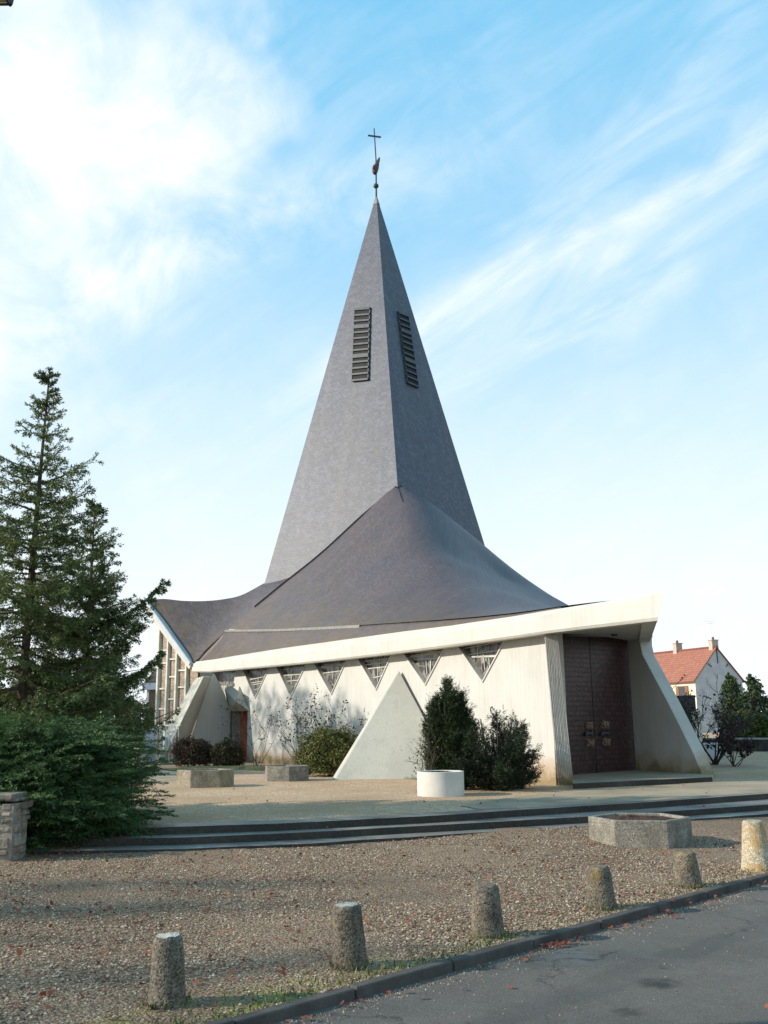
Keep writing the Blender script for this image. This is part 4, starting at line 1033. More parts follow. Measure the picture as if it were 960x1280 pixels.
b1_ = aty(25, 900, 16.0); spruce((b1_[0], 16.0, .3), aty(54, 472, 16.0)[2] - .3, 2.45, 'taller spruce with a bare thin tip rising behind the spreading juniper', lean=(0.10, 0), seed=3, nwhorl=34)
b2_ = aty(104, 900, 17.2); spruce((b2_[0], 17.2, .3), aty(118, 632, 17.2)[2] - .3, 1.95, 'shorter spruce right of the taller one, with a long low branch towards the church roof', seed=8, nwhorl=31, dens=1.0, bare=.1, extra=((3.2, -.2, 1.42), (2.5, -.6, 1.3), (2.0, -.15, 1.4)))

def cluster(name, label, cat, parts, mat, stems=None, stem_mat=None, base=None, group=None):
    root = empty(name, base, label, cat, group)
    V, F = join(parts); arr_mesh('foliage', V, F, mat, root)
    if stems is not None: stems.build('stems', stem_mat or M['twig'], root, fix=False)
    return root
# --- spreading juniper in front of the spruces
def juniper(c, rx, ry, H, n, seed, label, out_bias=(0.5, -.25)):
    g = np.random.default_rng(seed); c = np.array(c, float); P_, D_, L_ = [], [], []; st = MB()
    for i in range(n):
        a = g.random() * 6.28; u = g.random() ** .55; lay = g.random()
        lay = round(lay ** 1.15 * 7) / 7 + g.normal() * .035            # shoots lie in loose tiers
        prof = (1 - max(0, lay - .15) ** 2.6 * .5) * (0.80 + .2 * math.sin(a * 3 + lay * 9)) * (.86 + .14 * math.sin(lay * 21 + a))
        r_ = u * prof
        p = c + np.array([math.cos(a) * rx * r_, math.sin(a) * ry * r_, .08 + H * lay * (1 - .20 * r_ ** 2)])
        d_ = unit([math.cos(a) + out_bias[0] * .5, math.sin(a) + out_bias[1] * .5, .20 * (lay) - .04 + g.normal() * .12])
        d_ = unit(d_ + g.normal(size=3) * .18)
        L = g.uniform(.35, .75) * (.55 + .45 * u)
        # a main spray, curving over at its tip, with side sprays
        k = 5; q = p.copy(); dd = d_.copy()
        for j in range(k):
            P_.append(q.copy()); D_.append(dd.copy()); L_.append(L / k * 1.1); q0 = q.copy(); q = q + dd * L / k; dd = unit(dd + np.array([0, 0, -.07]))
            sdv = unit(np.cross(dd, (0, 0, 1)))
            for sgn in (-1, 1):
                v = unit(dd * 1.0 + sdv * sgn * .65 + np.array([0, 0, g.normal() * .25])); P_.append(q0 + dd * L / k * g.random()); D_.append(v); L_.append(L * .42 * (1 - j / k) ** .6 * g.uniform(.6, 1.1))
    for i in range(150):      # long feathery plumes lying almost flat above the mass
        a = g.normal() * 1.0 - .25; u = g.uniform(.15, .95); h = H * g.uniform(.25, 1.04) * (1 - .12 * u)
        q = c + np.array([math.cos(a) * rx * u * .9, math.sin(a) * ry * u * .9 - .1, h]); dd = unit([math.cos(a) + .35, math.sin(a) * .6, .16 + g.normal() * .08]); L = g.uniform(.5, .95); k = 9
        for j in range(k):
            P_.append(q.copy()); D_.append(dd.copy()); L_.append(L / k * 1.15); q0 = q.copy(); q = q + dd * L / k; dd = unit(dd + np.array([0, 0, -.02])); sdv = unit(np.cross(dd, (0, 0, 1)))
            for sgn in (-1, 1, -1, 1): P_.append(q0 + dd * L / k * g.random()); D_.append(unit(dd * 1.25 + sdv * sgn * .6 + np.array([0, 0, g.normal() * .16]))); L_.append(L * .30 * (1 - j / k) ** .5 * g.uniform(.6, 1.1))
    for i in range(14):
        a = g.random() * 6.28; st.tube([c + [0, 0, -.05], c + np.array([math.cos(a) * rx * .35, math.sin(a) * ry * .35, H * .45]), c + np.array([math.cos(a) * rx * .75, math.sin(a) * ry * .75, H * (.35 + .5 * g.random())])], [.045, .03, .012], 6)
    parts = [needles(np.array(P_), np.array(D_), np.array(L_), 7, .052, .011, 1.7)]
    return cluster('juniper', label, 'shrub', parts, M['juniper'], st, M['bark'], c)
jc = atz(66, 1066, 0.0)
juniper((jc[0] - .50, jc[1] + .35, 0.0), 1.72, 1.15, 1.68, 3600, 5, 'wide spreading dark green juniper overhanging the left end of the steps')

# --- clipped and loose shrubs made of small leaves
def blobshrub(c, r, n, size, seed, lump=.18, flat=.0, power=.33):
    g = np.random.default_rng(seed); d_ = nrm(g.normal(size=(n, 3))); d_[:, 2] = np.where(d_[:, 2] < -.55, -d_[:, 2], d_[:, 2])
    rad = 1 + lump * (np.sin(d_[:, 0] * 5 + seed) * np.sin(d_[:, 1] * 6 + seed * 2) + .6 * np.sin(d_[:, 2] * 9 + d_[:, 0] * 7 + seed) + .35 * np.sin(d_[:, 0] * 17) * np.sin(d_[:, 2] * 19 + seed))
    rad = rad * np.maximum(.25, g.random(n)) ** power
    Pn = np.array(c) + d_ * rad[:, None] * np.array(r); Nn = nrm(d_ + g.normal(size=(n, 3)) * .8)
    return leaves(Pn, Nn, size)
def twiggy(c, h, spread, n, seed, rad=.012, up=1.0, depth=2):
    """branching bare stems; returns the mesh and their tips"""
    g = random.Random(seed); mb = MB(); tips = []
    def grow(p, d_, L, r_, lev):
        pts = [p]; k = 4
        for j in range(k):
            d_ = unit(d_ + np.array([g.gauss(0, .16), g.gauss(0, .16), g.gauss(.03, .08)])); p = p + d_ * L / k; pts.append(p)
            if lev > 0 and j > 0:
                for _ in range(2 if g.random() < .5 else 1): grow(p, unit(d_ + np.array([g.gauss(0, .75), g.gauss(0, .75), g.gauss(.12, .3)])), L * g.uniform(.35, .6), r_ * .55, lev - 1)
        mb.tube(pts, [r_ * (1 - .18 * i) for i in range(k + 1)], 5, False); tips.extend(pts[2:])
    for i in range(n):
        a = g.random() * 6.28; grow(np.array(c, float) + np.array([g.gauss(0, .06), g.gauss(0, .06), -.03]), unit([math.cos(a) * spread, math.sin(a) * spread, up]), h * g.uniform(.6, 1.0), rad, depth)
    return mb, np.array(tips)

def small_shrub(name, px0, px1, ptop, pbase, zb, mat, n, size, seed, label, flatten=1.0, depth_k=.8, Y=None, sub=4, group=None, up=.0):
    yb = atz((px0 + px1) / 2, pbase, zb)[1] if Y is None else Y
    a, b = aty(px0, pbase, yb), aty(px1, pbase, yb); H = aty((px0 + px1) / 2, ptop, yb)[2] - zb; rx = (b[0] - a[0]) / 2; c = (a + b) / 2; c[2] = zb
    g = random.Random(seed); parts = [blobshrub(c + [0, 0, H * .40], (rx * .92, rx * depth_k * .92, H * .54), n // 2, size, seed)]
    parts.append(blobshrub(c + [0, 0, H * .18], (rx * .85, rx * depth_k * .85, H * .30), n // 4, size, seed + 77))
    for i in range(sub):
        aa = g.random() * 6.28; rr_ = g.uniform(.35, .65); f = g.uniform(.45, .62)
        parts.append(blobshrub(c + np.array([math.cos(aa) * rx * (1 - f) * 1.05, math.sin(aa) * rx * depth_k * (1 - f), H * g.uniform(.22, .60)]), (rx * f, rx * depth_k * f, H * .38), n // (2 * sub), size, seed + i + 1))
    st, _ = twiggy(c, H * .75, .7, 6, seed, .018, 1.0, 1)
    return cluster(name, label, 'shrub', parts, mat, st, M['twig'], c, group)
small_shrub('privet_bush', 369, 456, 906, 970, .3, M['box'], 26000, .06, 21, 'rounded yellow-green bush left of the middle concrete buttress', sub=6)
small_shrub('russet_bush', 213, 268, 921, 958, .3, M['russet'], 15000, .06, 31, 'dark russet bush at the foot of the corner buttress', sub=5)
small_shrub('russet_bush', 262, 306, 924, 958, .3, M['mixed'], 14000, .065, 37, 'dark loose bush in front of the red side door', sub=5)

# --- the two yews by the wall: upright shoots
def yew(c, rx, ry, H, n, seed, mat, label, cone=1.0, splay=.25, nl=.06, tip=.28):
    g = np.random.default_rng(seed); c = np.array(c, float); P_, D_, L_ = [], [], []; st = MB()
    for i in range(n):
        a = g.random() * 6.28; hf = g.random(); u = g.random() ** .42
        lob = .82 + .18 * math.sin(a * 4 + seed) * math.sin(hf * 7 + a * 2)
        prof = (math.sin(min(1, (hf * .9 + .12)) * math.pi) ** .55) if cone else (1 - .45 * hf ** 2) * (.75 + .25 * min(1, hf * 4))
        r_ = u * prof * lob
        if cone:
            kk = i % 9; ka = kk * 2.4 + seed; kr = (.12 + .52 * ((kk * 7) % 9) / 9) if kk else 0.0; kh = (1.0, .90, .80, .93, .70, .86, .76, .64, .83)[kk]
            pr = math.sin(min(1, hf * .86 + .14) * math.pi) ** .6 * .46 * u * (.85 + .15 * math.sin(a * 3 + hf * 9)); off = (math.cos(ka) * kr, math.sin(ka) * kr)
            p = c + np.array([(off[0] * (.75 + .4 * math.sin(hf * 3)) + math.cos(a) * pr) * rx, (off[1] * (.75 + .4 * math.sin(hf * 3)) + math.sin(a) * pr) * ry, -.06 + (H * kh - tip) * hf])
            d_ = unit([math.cos(a) * splay * (.4 + u) + off[0] * .2, math.sin(a) * splay * (.4 + u) + off[1] * .2, 1.0]); d_ = unit(d_ + g.normal(size=3) * .18); L = g.uniform(.6, 1.2) * tip
            P_.append(p); D_.append(d_); L_.append(L)
            for j in range(4):
                v = unit(d_ + g.normal(size=3) * .5); P_.append(p + d_ * L * g.random() * .8); D_.append(v); L_.append(L * g.uniform(.3, .55))
            continue
        kk = i % 17; ka = kk * 2.4 + .5; el_ = .35 + .95 * ((kk * 5) % 17) / 17; Lk = H * (.72 + .30 * ((kk * 11) % 17) / 17) * (1.0 if el_ > .8 else .80); t_ = .10 + .9 * hf
        ax0 = np.array([math.cos(ka) * math.cos(el_), math.sin(ka) * math.cos(el_) * .85, math.sin(el_)])
        p = c + ax0 * Lk * (t_ * .82) + g.normal(size=3) * np.array([.13, .13, .10]) * (1.25 - .6 * t_) + [0, 0, -.05]; p[2] = max(p[2], c[2])
        d_ = unit(ax0 + np.array([0, 0, .25]) + g.normal(size=3) * .30); L = g.uniform(.45, 1.0) * tip * (1.15 - .45 * t_)
        P_.append(p); D_.append(d_); L_.append(L)
        for j in range(4):
            v = unit(d_ + g.normal(size=3) * .5); P_.append(p + d_ * L * g.random() * .8); D_.append(v); L_.append(L * g.uniform(.3, .5))
        continue
        p = c + np.array([math.cos(a) * rx * r_, math.sin(a) * ry * r_, -.06 + (H - tip) * hf * (.90 + .10 * math.sin(a * 5 + seed))])
        d_ = unit([math.cos(a) * splay * (.4 + u), math.sin(a) * splay * (.4 + u), 1.0]); d_ = unit(d_ + g.normal(size=3) * .22); L = g.uniform(.6, 1.2) * tip
        P_.append(p); D_.append(d_); L_.append(L)
        for j in range(4):
            v = unit(d_ + g.normal(size=3) * .5); P_.append(p + d_ * L * g.random() * .8); D_.append(v); L_.append(L * g.uniform(.3, .55))
    for i in range(9):
        a = g.random() * 6.28; st.tube([c + [0, 0, -.05], c + np.array([math.cos(a) * rx * .4, math.sin(a) * ry * .4, H * .4]), c + np.array([math.cos(a) * rx * .6, math.sin(a) * ry * .6, H * .75])], [.022, .016, .006], 6)
    return cluster('yew', label, 'shrub', [needles(np.array(P_), np.array(D_), np.array(L_), 8, nl, .012, 1.1)], mat, st, M['bark'], c)
Yy = 22.0; a_, b_ = aty(529, 975, Yy), aty(596, 975, Yy)
hY = aty(567, 841, Yy)[2]; yew(((a_[0] + b_[0]) / 2, Yy, .28), .55, .50, hY - .28, 4800, 4, M['yew'], 'tall dense dark yew growing behind the round white planter', splay=.16)
hY = aty(620, 866, 21.9)[2]; yew((aty(621, 970, 21.9)[0], 21.9, .28), .66, .55, hY - .33, 3000, 9, M['yewdark'], 'looser dark yew with splayed shoots between the tall yew and the church doors', cone=0, splay=.95, tip=.40)

# --- roses and bare shrubs against the wall
def rosebush(px, pb, ptop, seed, label, Y=None, zb=.3, n=7, spread=.35, lsz=.075, name='rose_bush', frac=.5, rad=.011, mat=None, depth=2, sm=None, group=None, cat='rose bush'):
    b = atz(px, pb, zb) if Y is None else aty(px, pb, Y); b = np.array([b[0], b[1], zb]); H = aty(px, ptop, b[1])[2] - zb
    mb, tips = twiggy(b, H * .95, spread, n, seed, rad, 1.0, depth); g = np.random.default_rng(seed)
    idx = g.random(len(tips)) < frac; tp2 = np.repeat(tips[idx], 3, 0); tp2 = tp2 + g.normal(size=tp2.shape) * .05
    V, F = leaves(tp2, nrm(g.normal(size=tp2.shape) + [0, 0, .6]), lsz)
    return cluster(name, label, cat, [(V, F)], mat or M['rose'], mb, sm or M['twig'], b, group)
rosebush(322, 956, 884, 41, 'bare-stemmed rose bush just right of the red side door', Y=34.6, n=7, frac=.14, spread=.28)
rosebush(374, 958, 892, 43, 'thin leggy rose bush left of the yellow-green bush', Y=33.6, n=8, frac=.15, spread=.35)
rosebush(408, 958, 888, 47, 'leafy rose bush rising behind the yellow-green bush', Y=32.2, n=8, frac=.30, spread=.4, lsz=.08)
rosebush(438, 958, 895, 53, 'sparse rose stems between the yellow-green bush and the middle buttress', Y=30.6, n=4, frac=.35, spread=.35, lsz=.08)
rosebush(527, 962, 928, 59, 'small reddish twiggy rose beside the round white planter', Y=21.3, zb=.30, n=4, frac=.10, spread=.16, lsz=.05)
rosebush(893, 956, 868, 61, 'nearly leafless dark bush right of the porch fin', zb=.3, n=11, spread=.75, frac=.08, lsz=.085, name='bare_bush', rad=.035, mat=M['darkleaf'], depth=3, sm=M['darktwig'], cat='shrub')
rosebush(918, 958, 908, 67, 'low tangled bush with withered dark leaves at the foot of the leafless bush', zb=.3, n=8, spread=.9, frac=.35, lsz=.11, name='bare_bush', rad=.018, mat=M['darkleaf'], depth=2, sm=M['darktwig'], cat='shrub')

# --- trees and hedge beside the house, and unseen growth outside the frame on the left, there to cast shade
def leaftree(c, H, r, n, size, seed, mat, label, zcrown=.3, name='tree', ry=None, lobes=9, group=None, power=.4):
    g = random.Random(seed); c = np.array(c, float); root = empty(name, c, label, 'tree', group); st = MB()
    st.tube([c - [0, 0, .1], c + [0.05, 0, H * .3], c + [-.05, 0.05, H * .6], c + [0, 0, H * .92]], [H * .028, H * .022, H * .012, .01], 8)
    parts = []
    for i in range(lobes):
        f = (i + .5) / lobes; h = H * (zcrown + (.93 - zcrown) * f); a = i * 2.4 + g.random(); k = math.sin(min(1, .25 + f * .75) * math.pi) ** .6
        off = np.array([math.cos(a), math.sin(a), 0]) * r * .5 * k; cc2 = c + off + [0, 0, h]
        st.tube([c + [0, 0, h * .72], cc2], [H * .010, .008], 5)
        parts.append(blobshrub(cc2, (r * .62 * k + .1, (ry or r) * .62 * k + .1, H * .15), n // lobes, size, seed + i, .3, power=power))
    V, F = join(parts); st.build('trunk', M['bark'], root, fix=False); arr_mesh('crown', V, F, mat, root); return root
p = aty(918, 905, 66); leaftree((p[0], 66, .3), aty(918, 845, 66)[2] - .3, .9, 8000, .16, 71, M['tree'], 'dark upright conifer in front of the white house gable', .08, name='cypress', lobes=12)
p = aty(946, 905, 62); leaftree((p[0], 62, .3), aty(946, 846, 62)[2] - .3, 1.0, 3800, .22, 73, M['tree'], 'loose leafy tree at the right edge beyond the low wall', .15, lobes=10, power=.7)
p = aty(975, 905, 64); leaftree((p[0], 64, .3), 3.3, 1.2, 3500, .22, 75, M['tree'], 'bushy tree cut by the right edge of the view', .1, lobes=9)
p = aty(930, 905, 60); leaftree((p[0], 60, .3), 1.9, 1.1, 3000, .16, 76, M['hedge'], 'low rounded green bush under the loose leafy tree', .1, name='bush', lobes=7)
# hedge
m = MB(); ha, hb = aty(915, 912, 50), aty(1010, 912, 47); g_ = np.random.default_rng(77); n = 16000
f_ = g_.random(n); hh = g_.random(n); Pn = ha * (1 - f_)[:, None] + hb * f_[:, None]; Pn[:, 2] = .3 + (1.55 + .12 * np.sin(f_ * 23)) * hh; Pn[:, 1] += (g_.random(n) ** 2 - .5) * 1.3; Pn[:, 0] += g_.normal(size=n) * .1
V, F = leaves(Pn, nrm(g_.normal(size=(n, 3))), .15)
arr_mesh('hedge', V, F, M['hedge'], label='yellow-green clipped hedge behind the low dark wall', cat='hedge')
# low far greenery seen between the spruces and on the far left
for k, (px, Y, H, r) in enumerate([(-30, 48, 4.2, 3.0), (60, 55, 4.8, 3.6), (135, 52, 3.6, 2.6)]):
    p = aty(px, 905, Y); leaftree((p[0], Y, .3), H, r, 4200, .26, 81 + k, M['tree'], ['broad dark tree behind the taller spruce', 'dark rounded tree far behind the two spruces', 'low dark tree between the shorter spruce and the metal gate'][k], .1, lobes=9)
# outside the frame, left
for k, (x, y, H, r) in enumerate([(-40, -3.6, 18.5, 3.2), (-43, -1.5, 19.8, 3.2), (-40, .6, 19.0, 3.2), (-43, 2.6, 19.5, 3.0), (-40, 4.4, 18.5, 2.8), (-42, -6.5, 18.0, 3.0)]):
    leaftree((x, y, -.05), H, r, 3600, .20, 91 + k, M['tree'], 'thin leafy tree out of view left of the forecourt that lightly shades the gravel', .15, lobes=12, group='trees out of view left of the forecourt', name='shade_tree', power=.45)
m = []; g_ = np.random.default_rng(105); n = 26000; D = 27.0      # added leaf screen, its top shaped by the shadow edge on the wall
prof = [(215, 868), (262, 868), (318, 862), (366, 866), (400, 872), (440, 886), (456, 902), (464, 940)]
Q = [wp(px, py) for px, py in prof]; TP = np.array([q + np.array([SUN_AZ[0] * D, SUN_AZ[1] * D, D * math.tan(SUN_EL)]) for q in Q])
f_ = g_.random(n) * (len(Q) - 1); i_ = f_.astype(int); f_ = f_ - i_; T = TP[i_] * (1 - f_)[:, None] + TP[i_ + 1] * f_[:, None]
Pn = T.copy(); Pn[:, 2] = .3 + (T[:, 2] - .3 + .25 * np.sin(T[:, 1] * 2.1) + .12 * np.sin(T[:, 1] * 5.3)) * g_.random(n) ** .8; Pn[:, 0] += g_.normal(size=n) * .45
V, F = leaves(Pn, nrm(g_.normal(size=(n, 3))), .22)
arr_mesh('shade_screen', V, F, M['tree'], label='tall hedge out of view left of the church, shading the lower wall', cat='hedge')
# ================================================================== THINGS ON THE FORECOURT
def gpt(x, y):
    p = atz(x, y, 0.03)
    for _ in range(3): p = atz(x, y, gz(p))
    return p
def bollard_mesh(seed, hh, r0, r1, mats):
    g = random.Random(seed); N = 14; mb = MB(); rings = []
    prof = [(-.12, r0 * 1.0), (0, r0), (hh * .25, lerp(r0, r1, .27)), (hh * .5, lerp(r0, r1, .52)), (hh * .75, lerp(r0, r1, .77)), (hh * .93, r1 * 1.0), (hh * .985, r1 * .93), (hh, r1 * .78)]
    vs = []; fs = []
    for z, r_ in prof:
        for k in range(N):
            a = 2 * math.pi * k / N + .1; oct_ = 1 / max(math.cos(((a + .39) % (math.pi / 4)) - math.pi / 8), .9); rr_ = r_ * oct_ * (1 + g.gauss(0, .012)); vs.append((rr_ * math.cos(a), rr_ * math.sin(a), z + (g.gauss(0, .004) if z > 0 else 0)))
    for i in range(len(prof) - 1):
        for k in range(N): fs.append((i * N + k, i * N + (k + 1) % N, (i + 1) * N + (k + 1) % N, (i + 1) * N + k))
    mb.cur = 0; mb.add(vs, fs); mb.cur = 1; top0 = (len(prof) - 1) * N
    mb.add(vs[top0:top0 + N] + [(0, 0, hh + .012)], [(k, (k + 1) % N, N) for k in range(N)]); return mb
BL = [(208.5, 1261, 1166, 44, 33, 'stubby grey concrete bollard with a pale top, nearest the camera beside the moss', ('bollard', 'bollardtop'), (-.012, 0)),
      (438.5, 1214, 1127, 41, 32, 'dark speckled concrete bollard, second nearest, leaning slightly left', ('bollard', 'bollardtop'), (-.05, 0)),
      (611, 1176, 1103, 37, 29, 'grey concrete bollard below and left of the hexagonal planter', ('bollard', 'bollard'), (-.03, 0)),
      (753.5, 1141, 1079.5, 33, 26, 'concrete bollard with yellow lichen low on its side, straight below the hexagonal planter', ('bollard', 'bollard'), (-.05, 0)),
      (861, 1113.5, 1061.5, 31, 24, 'short plain grey bollard just right of and below the hexagonal planter', ('bollard', 'bollard'), (-.05, 0)),
      (947, 1093, 1022.5, 34, 23, 'tall pale bollard streaked with orange lichen at the right edge', ('bollardgold', 'bollardtop'), (-.01, 0))]
for i, (px, pb, pt, wb, wt, lab, mt, ln) in enumerate(BL):
    b = gpt(px, pb - 5); sc = b[1] / FOC * 1.02; H = aty(px, pt + 3, b[1])[2] - b[2]
    mb = bollard_mesh(200 + i, H, wb * sc / 2, wt * sc / 2, None)
    o = mb.build('bollard', [M[mt[0]], M[mt[1]]], label=lab, cat='bollard', group='concrete bollards along the kerb', smooth=False, bevel=.012)
    o.location = (b[0], b[1], b[2] - .12); o.rotation_euler = (0, ln[0], random.random() * .2)
    for p_ in o.data.polygons: p_.use_smooth = True

def polyring(c, n, r, ang, ecc=1.0): return [np.array([c[0] + r * math.cos(ang + 2 * math.pi * k / n), c[1] + r * ecc * math.sin(ang + 2 * math.pi * k / n), c[2]]) for k in range(n)]
def trough(name, c, n, r, h, ang, wall, mat, label, flare=1.0, n_smooth=False, fill=.75, group=None, ecc=1.0):
    c = np.array(c, float); root = empty(name, c, label, 'planter', group); mb = MB()
    o0, o1 = polyring(c - [0, 0, .05], n, r * flare, ang, ecc), polyring(c + [0, 0, h], n, r, ang, ecc); i1, i0 = polyring(c + [0, 0, h], n, r - wall, ang, ecc), polyring(c + [0, 0, h * .25], n, r - wall * 1.1, ang, ecc)
    vs = o0 + o1 + i1 + i0; fs = []
    for k in range(n):
        k2 = (k + 1) % n
        fs += [(k, k2, n + k2, n + k), (n + k, n + k2, 2 * n + k2, 2 * n + k), (2 * n + k, 2 * n + k2, 3 * n + k2, 3 * n + k)]
    fs += [tuple(range(n))[::-1], tuple(3 * n + k for k in range(n))]
    mb.add(vs, fs); tr = mb.build('trough', mat, root, bevel=.014 if n < 12 else .008, smooth=n > 12)
    if n > 12: tr.data.set_sharp_from_angle(angle=R(40))
    mb = MB(); ring = polyring(c + [0, 0, h * fill], n, r - wall * 1.02, ang, ecc); vs = [c + [0, 0, h * fill + .04]]; NR = 6
    for j in range(1, NR + 1):
        for k in range(n):
            for s_ in range(3):
                q = lerp(ring[k], ring[(k + 1) % n], s_ / 3); v = lerp(c + np.array([0, 0, h * fill + .04]), q, j / NR); v[2] += random.gauss(0, .012) if j < NR else 0; vs.append(v)
    n3 = 3 * n; fs = [(0, 1 + k, 1 + (k + 1) % n3) for k in range(n3)]
    for j in range(NR - 1):
        for k in range(n3): fs.append((1 + j * n3 + k, 1 + (j + 1) * n3 + k, 1 + (j + 1) * n3 + (k + 1) % n3, 1 + j * n3 + (k + 1) % n3))
    mb.add(vs, fs); mb.build('soil', M['peat'], root); return root
# the hexagonal planter on the lower gravel
c0 = gpt(800, 1060); rad = 59 / FOC * (c0[1] + .7) * 1.01; cc = np.array([c0[0], c0[1] + rad * .80, gz(c0)])
cc[0] = aty(800, 1040, cc[1])[0]
h_ = aty(800, 1022 + 8.5, cc[1] - rad * .8)[2] - cc[2]
trough('planter', cc, 6, rad, .36, R(-12), .09, M['hextrough'], 'large low hexagonal concrete planter on the gravel behind the bollards', ecc=.95, fill=.90)
p1 = atz(256, 985, .3); trough('planter', (aty(256.5, 980, p1[1] + .55)[0], p1[1] + .55, .3), 6, 34.5 / FOC * (p1[1] + .55), .40, R(8), .09, M['trough'], 'weathered brownish angular planter left on the upper terrace', group='angular planters on the terrace', ecc=.8)
p1 = atz(358, 977, .3); trough('planter', (aty(358.5, 972, p1[1] + .5)[0], p1[1] + .5, .3), 6, 29.0 / FOC * (p1[1] + .5), .38, R(-20), .09, M['hextrough'], 'grey angular planter in front of the yellow-green bush', group='angular planters on the terrace', ecc=.8)
p1 = atz(551, 996.5, .3); trough('planter', (aty(551, 985, p1[1] + .5)[0], p1[1] + .5, .3), 40, 28.2 / FOC * (p1[1] + .5), aty(551, 965.5, p1[1] + .0)[2] - .3, 0, .06, M['whiteplanter'], 'round white cylindrical planter in front of the tall yew', fill=.9)

# rubble wall end at the left
wl = atz(8, 1084, 0.0); H = aty(10, 998, wl[1])[2]; root = empty('stone_wall', (wl[0] - 1.2, wl[1] + .2, 0), 'low rubble stone wall ending beside the juniper at the left edge', 'wall')
m = MB(); m.box((wl[0] - 1.53, wl[1] + .25, H / 2 - .08), (3.15, 0, 0), (0, .52, 0), (0, 0, H - .02)); m.build('core', M['mortar'], root)
m = MB(); z = -.02; g = random.Random(5)
while z < H - .05:
    h = g.uniform(.07, .19); h = min(h, H - z)
    x = wl[0] + .02
    while x > wl[0] - 3.2:
        w0 = g.uniform(.10, .38); m.box((x - w0 / 2, wl[1] + .035 + g.gauss(0, .010), z + h / 2 + g.gauss(0, .012)), (w0 - .022, g.gauss(0, .008), 0), (0, .12, 0), (0, g.gauss(0, .01), (h - .02) * g.uniform(.72, 1.0))); x -= w0
    y = wl[1] + .05
    while y < wl[1] + .45:
        w0 = g.uniform(.14, .24); m.box((wl[0] + .005 + g.gauss(0, .012), y + w0 / 2, z + h / 2), (.12, 0, 0), (0, w0 - .02, 0), (g.gauss(0, .01), 0, h - .02)); y += w0
    z += h
x = wl[0] + .03
while x > wl[0] - 3.2:
    w0 = g.uniform(.22, .4); m.box((x - w0 / 2, wl[1] + .24, H + .015 + g.gauss(0, .008)), (w0 - .02, 0, g.gauss(0, .01)), (0, .54, 0), (0, 0, .07)); x -= w0
m.build('stones', M['rubble'], root, bevel=.022)

# iron gate and railing left of the church
ga = atz(178, 957, .3); Yg = ga[1] + .4; root = empty('gate', (aty(190, 950, Yg)[0], Yg, .3), 'pale blue-grey metal gate panel with a white railing at the church corner', 'gate')
M['gateblue'] = plain('blue_grey_paint', (0.42, 0.48, 0.56), 0.5, 0.08, 3); M['whitepaint'] = plain('white_railing_paint', (0.62, 0.63, 0.62), 0.5, 0.1, 5)
m = MB(); p0, p1, p2, p3 = aty(178, 957, Yg - .3), aty(193, 956, Yg + .9), aty(193.5, 909, Yg + .9), aty(178, 916, Yg - .3); m.prism([p0, p1, p2, p3], (0.03, .04, 0)); m.build('panel', M['gateblue'], root)
m = MB(); m.bar(aty(194.5, 957, Yg + .9), aty(194.5, 906, Yg + .9), .09); m.build('post', M['whitepaint'], root); m = MB(); m.bar(aty(201, 957, Yg + .5), aty(200.5, 906, Yg + .5), .07); m.build('post', M['whitepaint'], root)
m = MB()
for y in (907, 953): m.bar(aty(194, y, Yg + .8), aty(226, y - .6, Yg - .1), .05)
for x in range(203, 227, 4): m.bar(aty(x, 953.5, Yg + .8 - .9 * (x - 194) / 32), aty(x, 907, Yg + .8 - .9 * (x - 194) / 32), .028)
m.build('railing', M['whitepaint'], root)
for (x, y) in ((209, 915), (204, 923), (211.5, 920)):
    m = MB(); c_ = aty(x, y, Yg + .2); m.tube([c_ + [0, .02, 0], c_ - [0, .03, 0]], [.085, .085], 10); m.tube([c_ - [0, .03, 0], c_ - [0, .045, 0]], [.04, .035], 8); m.build('rosette', M['whitepaint'] if x != 204 else M['iron'], root)
# small annexe behind the gable wall
Ya = 56.0; a, b = aty(182, 930, Ya), aty(206, 930, Ya); root = empty('annexe', (a[0] + 1, Ya, .3), 'small brick annexe with a slate roof behind the glazed gable wall', 'building')
M['brick'] = plain('brown_brick', (0.26, 0.19, 0.14), .9, .4, 14, .02)
ze, zr = aty(190, 862, Ya)[2], aty(190, 839, Ya)[2]
m = MB(); m.box((a[0] + 2.2, Ya + 2.5, ze / 2), (4.4, 0, 0), (0, 5, 0), (0, 0, ze)); m.build('wall', M['brick'], root)
m = MB(); q = [(-.15, -.2, ze + .35), (4.6, -.2, ze + .35), (4.6, 2.5, zr + .9), (.4, 2.5, zr + .9)]; m.prism([np.array([a[0], Ya, 0]) + p for p in q], (0, 0, .12)); m.build('roof', M['slate_roof'], root)
m = MB(); m.box((a[0] + 2.2, Ya - .12, ze + .18), (4.9, 0, 0), (0, .3, 0), (0, 0, .38)); m.build('fascia', M['gateblue'], root)
m = MB(); m.box((a[0] + .03, Ya - .05, ze / 2), (.12, 0, 0), (0, .12, 0), (0, 0, ze)); m.build('downpipe', M['whitepaint'], root)

